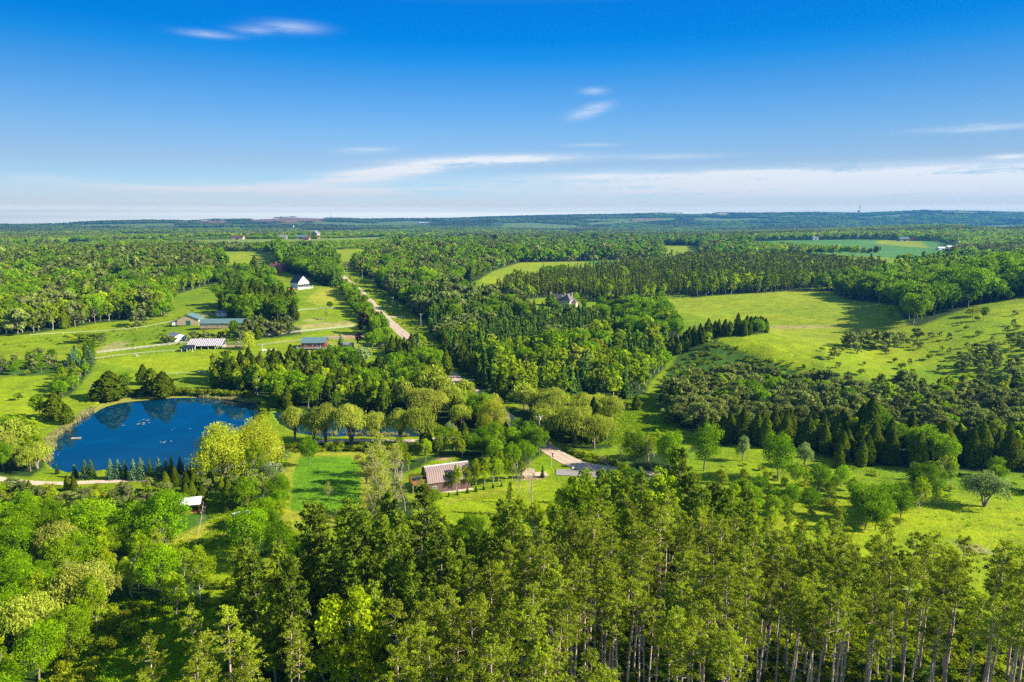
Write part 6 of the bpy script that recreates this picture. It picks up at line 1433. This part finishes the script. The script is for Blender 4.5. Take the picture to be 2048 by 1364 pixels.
# ------------------------------------------------------------------ poles, masts, small things
def util_pole(u, v, h, label, lamp=False):
    o = put('utility_pole', label, 'utility pole', u, v, 15, 'utility poles along the gravel road')
    MB().tube([(0, 0, -.3), (0, 0, h)], [.19, .13], 8).link('shaft', MT['pole'], o)
    ca = MB().box(-1.1, 1.1, -.07, .07, h - .9, h - .75).link('crossarm', MT['pole'], o)
    for q in (-.95, 0, .95): MB().tube([(q, 0, h - .75), (q, 0, h - .5)], [.07, .05], 6).link('insulator', MT['white'], ca)
    if lamp: MB().tube([(.32, 0, h - 2.0), (.32, 0, h - 1.1)], [.22, .22], 8).link('transformer', MT['whitemetal'], o)
for i, (u, v, h, lab) in enumerate([(694,548,11,'farthest utility pole, on the road crest before the dark trees'), (725,563,11,'utility pole second from the road crest'), (748,568,9,'utility pole third from the road crest, among bushes'),
                        (787,620,10,'utility pole against the tall dark spruces'), (842,657,10,'utility pole in the bushes right of the short forest driveway'), (805,688,8,'utility pole left of the road beside the cabin driveway'),
                        (915,728,11,'utility pole right of the road where it dips out of sight'), (1078,892,11,'utility pole with pale transformer near the junction')]): util_pole(u, v, h, lab, i == 7)
o = put('yard_pole', 'thin white yard pole with a short crossbar left of the log cabin', 'pole', 525, 704, 0); MB().tube([(0, 0, -.2), (0, 0, 4.6)], [.1, .08], 6).link('shaft', MT['white'], o); MB().box(-.9, .3, -.05, .05, 4.3, 4.4).link('crossbar', MT['white'], o)
o = put('gas_tank', 'round white tank beside the thin yard pole', 'tank', 529, 703, 20); MB().tube([(-1, 0, .8), (-.85, 0, .8), (.85, 0, .8), (1, 0, .8)], [.25, .55, .55, .25], 12).link('tank', MT['white'], o)
for q in (-.6, .6): MB().box(q - .1, q + .1, -.35, .35, 0, .35).link('foot', MT['grey'], o)
o = put('fire_pit', 'round stone fire pit on the lawn left of the log cabin', 'fire pit', 546, 700, 0)
rg = MB()
for k in range(14): a_ = k * 2 * math.pi / 14; rg.tube([(1.4 * math.cos(a_), 1.4 * math.sin(a_), -.05), (1.4 * math.cos(a_), 1.4 * math.sin(a_), .35)], [.33, .26], 6)
rg.link('stone_ring', MT['stone'], o); MB().tube([(0, 0, .02), (0, 0, .08)], [1.1, 1.0], 12).link('ash', MT['grey'], o)
# flag on its pole
o = put('flagpole', 'thin flagpole with a small red and white flag by the junction', 'flagpole', 1103, 936, 0)
MB().tube([(0, 0, -.2), (0, 0, 5.0)], [.05, .035], 8).link('pole', MT['whitemetal'], o); MB().tube([(0, 0, 5.0), (0, 0, 5.1)], [.07, .03], 8).link('finial', MT['yellow'], o)
fl = MB(); n = 7
def flag_strip(z0, z1, nm, mt):
    m_ = MB()
    for k in range(n - 1):
        x0, x1 = .05 + k * .13, .05 + (k + 1) * .13; y0, y1 = .10 * math.sin(k * 1.3), .10 * math.sin((k + 1) * 1.3); d0, d1 = -.34 * k * .13, -.34 * (k + 1) * .13
        m_.poly([(x0, y0, z0 + d0), (x1, y1, z0 + d1), (x1, y1, z1 + d1), (x0, y0, z1 + d0)]); m_.poly([(x0, y0 + .015, z0 + d0), (x0, y0 + .015, z1 + d0), (x1, y1 + .015, z1 + d1), (x1, y1 + .015, z0 + d1)])
    return m_.link(nm, mt, o)
flag_strip(4.45, 4.85, 'flag_red_top', MT['redpaint']); flag_strip(4.0, 4.447, 'flag_white', MT['white']); flag_strip(3.6, 3.997, 'flag_red_bottom', MT['redpaint'])
o = put('road_sign', 'small yellow diamond road sign on the right verge above the junction', 'road sign', 1101, 898, 0)
MB().box(-.04, .04, -.04, .04, -.2, 2.4).link('post', MT['steel'], o); MB().poly([(0, -.06, 1.7), (.42, -.06, 2.12), (0, -.06, 2.54), (-.42, -.06, 2.12)]).poly([(0, -.045, 1.7), (-.42, -.045, 2.12), (0, -.045, 2.54), (.42, -.045, 2.12)]).link('plate', MT['yellow'], o)
for (u, v, mt, lab) in ((1169,944,'dark','dark mailbox on a post at the edge of the paved lane'), (1146,943,'whitemetal','pale mailbox on a post left of the dark one')):
    o = put('mailbox', lab, 'mailbox', u, v, 10, 'mailboxes by the paved lane'); MB().box(-.06, .06, -.06, .06, -.1, 1.0).link('post', MT['wood'], o)
    MB().extrude([(-.17, 1.0), (.17, 1.0), (.17, 1.22), (.1, 1.34), (-.1, 1.34), (-.17, 1.22)], -.3, .3).link('box', MT[mt], o)
# floating raft
x, y = at_z(152, 877, .05); o = thing('swim_raft', 'weathered wooden raft floating near the left pond shore', 'raft', float(x), float(y), 0, math.radians(8))
MB().box(-1.5, 1.5, -.8, .8, .12, .24).link('deck', MT['wood'], o)
for sx_ in (-1.1, 1.1): MB().tube([(sx_, -.8, .02), (sx_, .8, .02)], [.2, .2], 10).link('float', MT['whitemetal'], o)
MB().box(-1.4, -1.0, -.6, .6, .24, .34).link('bench', MT['beige'], o)
# cars
def car(u, v, rot, mat, label, long_=4.5):
    o = put('parked_car', label, 'car', u, v, rot); L = long_ / 2
    MB().extrude([(-L, .45), (-L, .85), (-L + .9, .98), (L - .7, 1.0), (L, .85), (L, .4)], -.85, .85).link('body', MT[mat], o)
    c = MB(); c.v = [(-.78, -L + 1.0, .97), (.78, -L + 1.0, .97), (.78, L - .6, .98), (-.78, L - .6, .98), (-.62, -L + 1.7, 1.48), (.62, -L + 1.7, 1.48), (.62, L - 1.1, 1.48), (-.62, L - 1.1, 1.48)]
    c.f = [(0, 1, 5, 4), (1, 2, 6, 5), (2, 3, 7, 6), (3, 0, 4, 7)]; c.link('windows', MT['glass'], o) if False else c.link('greenhouse', MT['glass'], o)
    MB().box(-.63, .63, -L + 1.68, L - 1.08, 1.48, 1.53).link('roof', MT[mat], o)
    for sx_ in (-.82, .82):
        for sy_ in (-L + .85, L - .85):
            w_ = MB().tube([(sx_ - .1, sy_, .34), (sx_ + .1, sy_, .34)], [.34, .34], 14).link('wheel', MT['tyre'], o); MB().tube([(sx_ - .115, sy_, .34), (sx_ + .115, sy_, .34)], [.18, .18], 10).link('rim', MT['steel'], w_)
        MB().box(sx_ * .75 - .14, sx_ * .75 + .14, -L - .02, -L + .05, .62, .76).link('headlight', MT['white'], o)
car(771, 687, -80, 'dark', 'dark car parked on the pale driveway beside the road')
car(669, 702.5, 80, 'carwhite', 'white car parked below the blue spruce', 4.2)
car(663, 694, 20, 'carwhite', 'white car parked at the right end of the cabin deck', 4.2)
# pale horse, one continuous skinned body
def horse(u, v, rot, label):
    x, y, z = G(u, v)
    J = {'hip': (0, .75, 1.32, .27), 'belly': (0, .1, 1.22, .30), 'chest': (0, -.55, 1.28, .28), 'neck': (0, -.95, 1.30, .17), 'poll': (0, -1.35, .85, .12), 'muzzle': (0, -1.5, .35, .075),
         'tail1': (0, 1.05, 1.25, .06), 'tail2': (0, 1.15, .6, .05)}
    E = [('hip', 'belly'), ('belly', 'chest'), ('chest', 'neck'), ('neck', 'poll'), ('poll', 'muzzle'), ('hip', 'tail1'), ('tail1', 'tail2')]
    for s_, n_ in ((-1, 'a'), (1, 'b')):
        J['st' + n_] = (s_ * .17, .62, .95, .16); J['ho' + n_] = (s_ * .17, .82, .52, .07); J['hh' + n_] = (s_ * .17, .72, .03, .07)
        J['sh' + n_] = (s_ * .16, -.5, .95, .13); J['kn' + n_] = (s_ * .16, -.52, .48, .065); J['fh' + n_] = (s_ * .16, -.5, .03, .065); J['ear' + n_] = (s_ * .07, -1.22, 1.02, .03)
        E += [('hip', 'st' + n_), ('st' + n_, 'ho' + n_), ('ho' + n_, 'hh' + n_), ('chest', 'sh' + n_), ('sh' + n_, 'kn' + n_), ('kn' + n_, 'fh' + n_), ('poll', 'ear' + n_)]
    ks = list(J); me = bpy.data.meshes.new('horse'); me.from_pydata([J[k][:3] for k in ks], [(ks.index(a_), ks.index(b_)) for a_, b_ in E], []); me.materials.append(MT['horse'])
    o = add('horse', me, None, (x, y, z), math.radians(rot), None, label=label, category='horse')
    o.modifiers.new('skin', 'SKIN')
    for k, sv in enumerate(me.skin_vertices[0].data): r_ = J[ks[k]][3]; sv.radius = (r_, r_)
    me.skin_vertices[0].data[0].use_root = True
    sb = o.modifiers.new('sub', 'SUBSURF'); sb.levels = 1; sb.render_levels = 2
horse(272, 714, 80, 'pale horse grazing alone on the big pasture')
horse(475, 688, 70, 'white horse standing on the grass left of the yellow green willow')
# masts and the water tower on the skyline
def mast(u, v, h, label, w=1.6, ball=False, D=None):
    o = put('radio_mast', label, 'radio mast', u, v, 10)
    m_ = MB(); c = [(w, 0), (-w / 2, w * .87), (-w / 2, -w * .87)]
    for (a_, b_) in c: m_.tube([(a_, b_, -2), (a_, b_, h)], w * .13, 4)
    nb_ = int(h / (w * 3)); zs = np.linspace(0, h, nb_ + 1)
    for k in range(nb_):
        for q in range(3): a_, b_ = c[q], c[(q + 1) % 3]; m_.tube([(a_[0], a_[1], zs[k]), (b_[0], b_[1], zs[k + 1])], w * .07, 3)
    m_.link('lattice', MT['steel'], o)
    for k in range(3):
        a_ = k * 2.094; g_ = MB()
        for f_ in (.5, .95): g_.tube([(0, 0, h * f_), (math.cos(a_) * h * .45, math.sin(a_) * h * .45, 0)], w * .035, 3)
        g_.link('guy_wire', MT['steel'], o)
    MB().tube([(0, 0, h), (0, 0, h * 1.07)], w * .12, 4).link('antenna', MT['steel'], o)
    return o
mast(662, 437, 95, 'tall thin radio mast on the left skyline', 2.6)
mast(1714, 484, 78, 'slender guyed mast rising from the bluish field', 1.0)
o = put('water_tower', 'water tower with a flat wide tank on the right skyline', 'water tower', 1717, 430, 0)
MB().tube([(0, 0, 28), (0, 0, 31), (0, 0, 38), (0, 0, 40)], [7, 11, 11, 7], 16).link('tank', MT['beige'], o); MB().tube([(0, 0, -2), (0, 0, 28)], [2.5, 2], 10).link('column', MT['beige'], o)
for k in range(6): a_ = k * math.pi / 3; MB().tube([(9 * math.cos(a_), 9 * math.sin(a_), -2), (8 * math.cos(a_), 8 * math.sin(a_), 31)], [.5, .5], 6).link('leg', MT['beige'], o)

# ------------------------------------------------------------------ distant farms and the village
def far_house(u, v, rot, L, Wd, hh, rise, wm, rm, label, cat='house', name='distant_house', group=None):
    o = put(name, label, cat, u, v, rot, group); gable(o, L, Wd, hh, rise, MT[wm], MT[rm], .4, .3); MB().box(-L * .12, L * .12, -Wd / 2 - .06, -Wd / 2 - .003, .2, hh * .6).link('door', MT['dark'], o); return o
far_house(632, 477, 80, 17, 13, 11, 6, 'palebrick', 'greyroof', 'tall grey pink gabled barn behind the pale field', 'barn', 'distant_barn')
far_house(603, 478, 0, 22, 11, 5, 4, 'grey', 'tealroof', 'distant barn with a blue green roof left of the tall gabled barn', 'barn', 'distant_barn')
far_house(566, 478, 5, 18, 10, 5, 4, 'grey', 'greyroof', 'low grey green farm roof far behind the pale field', 'barn', 'distant_barn')
far_house(476, 479, 0, 26, 10, 4.5, 3.5, 'beige', 'redroof', 'long distant farmhouse with reddish roof by the pale field', 'farmhouse', 'distant_farmhouse')
far_house(427, 477, 0, 12, 9, 5, 4, 'white', 'greyroof', 'white speck of a house left of the long distant farmhouse', 'house')
far_house(613, 480, 0, 14, 9, 4, 3, 'palebrick', 'redroof', 'reddish low house between the two distant barns', 'house')
far_house(848, 448, -6, 95, 32, 10, 6, 'white', 'whitemetal', 'large white riding arena far off left of centre', 'barn', 'distant_barn')
far_house(996, 451, 0, 60, 24, 8, 9, 'beige', 'tealroof', 'far barn with a bright teal roof right of the white arena', 'barn', 'distant_barn')
far_house(952, 462, 0, 26, 16, 6, 4, 'white', 'whitemetal', 'small white barn below the teal roofed far barn', 'barn', 'distant_barn')
far_house(1883, 500, 4, 15, 8, 3, 2, 'white', 'whitemetal', 'low white barn left of the silo on the right', 'barn', 'distant_barn')
far_house(1900, 499, 4, 14, 8, 4, 2.5, 'white', 'whitemetal', 'white barn joined to the silo on the right', 'barn', 'distant_barn')
far_house(2010, 463, 0, 34, 20, 9, 8, 'grey', 'greyroof', 'grey blue farm building on the right hill', 'barn', 'distant_barn')
far_house(2022, 463, 0, 22, 16, 7, 5, 'white', 'whitemetal', 'white roofed farm building beside the grey blue one', 'barn', 'distant_barn')
far_house(1806, 482, 0, 22, 14, 5, 4, 'grey', 'tealroof', 'grey green low building left of the orange one', 'building', 'distant_house')
far_house(1824, 481, 70, 11, 9, 6, 4, 'orange', 'orange', 'small bright orange building at the far field edge', 'building', 'distant_house')
far_house(1630, 480, 0, 12, 8, 5, 3, 'white', 'greyroof', 'pale bluish house between the trees behind the bluish field', 'house')
far_house(1262, 442, 0, 26, 18, 8, 6, 'redpaint', 'redroof', 'tiny red barn on the far centre slope', 'barn', 'distant_barn')
far_house(100, 454, 0, 34, 18, 8, 5, 'white', 'whitemetal', 'white far barn under the left skyline', 'barn', 'distant_barn')
far_house(76, 455, 0, 18, 12, 7, 5, 'white', 'greyroof', 'small white far house left of the white far barn', 'house')
o = put('grain_silo', 'white domed silo beside the white barns on the right', 'silo', 1915, 500, 0)
MB().tube([(0, 0, 0), (0, 0, 12)], 3.4, 16).link('cylinder', MT['whitemetal'], o); MB().tube([(0, 0, 12), (0, 0, 13.4), (0, 0, 14.6), (0, 0, 15.2)], [3.5, 3.1, 1.9, .3], 16).link('dome', MT['steel'], o)
o = put('grain_silo', 'pale far silo in the woods left of the pale field barns', 'silo', 587, 459, 0)
MB().tube([(0, 0, 0), (0, 0, 24)], 5, 12).link('cylinder', MT['beige'], o); MB().tube([(0, 0, 24), (0, 0, 27), (0, 0, 29)], [5.2, 4, .4], 12).link('dome', MT['steel'], o)
Rv = np.random.RandomState(77)
vm = ['beige', 'white', 'palebrick', 'white', 'beige', 'palebrick']; vr = ['greyroof', 'redroof', 'mansionroof', 'greyroof', 'darkroof', 'greyroof']
vill = [(1158,475),(1164,473),(1170,471),(1176,470),(1184,468),(1148,474),(1190,477),(1197,478),(1240,478),(1256,481),(1262,480),(1268,479),(1275,480),(1283,479),(1288,478),(1272,471),(1284,470),(1320,472),(1111,475),(1104,474),(1120,476),(1034,478),(972,472),(965,470)]
vill.sort(); vcount = {}; wn = {'beige': 'beige', 'white': 'white', 'palebrick': 'pinkish brick'}
for k, (u, v) in enumerate(vill):
    i_ = k % 6; side = 'left cluster' if u < 1215 and u > 1130 else 'right cluster' if u > 1215 else 'outskirts'
    cnt_ = vcount.setdefault((vm[i_], k % 2, side), []); cnt_.append(u); lab = '%s %s house of the far village %s, number %s from its west' % ('wide' if k % 2 else 'narrow', wn[vm[i_]], side, ('one', 'two', 'three', 'four')[len(cnt_) - 1])
    far_house(u, v, Rv.uniform(-40, 40), 15 + 5 * (k % 2), 11, 7, 4.5, vm[i_], vr[i_], lab, 'house', 'village_house', 'houses of the far village')
# ------------------------------------------------------------------ the air
hz = MB(); top_ = float(gz.max() + 30); bot_ = float(gz.min() - 1.0)
hz.box(-8620, 8620, -8620, 8620, bot_, top_)
hm, ht, ho = new_mat('haze'); pv = ht.node('ShaderNodeVolumePrincipled')
pv.inputs['Color'].default_value = (.045, .25, .60, 1); pv.inputs['Density'].default_value = 1.35e-4; pv.inputs['Anisotropy'].default_value = .25
ht.l.new(pv.outputs[0], ho.inputs[1])
hz.link('haze', hm, None, kind='stuff', label='thin bluish summer haze')
print('done', len(bpy.data.objects))
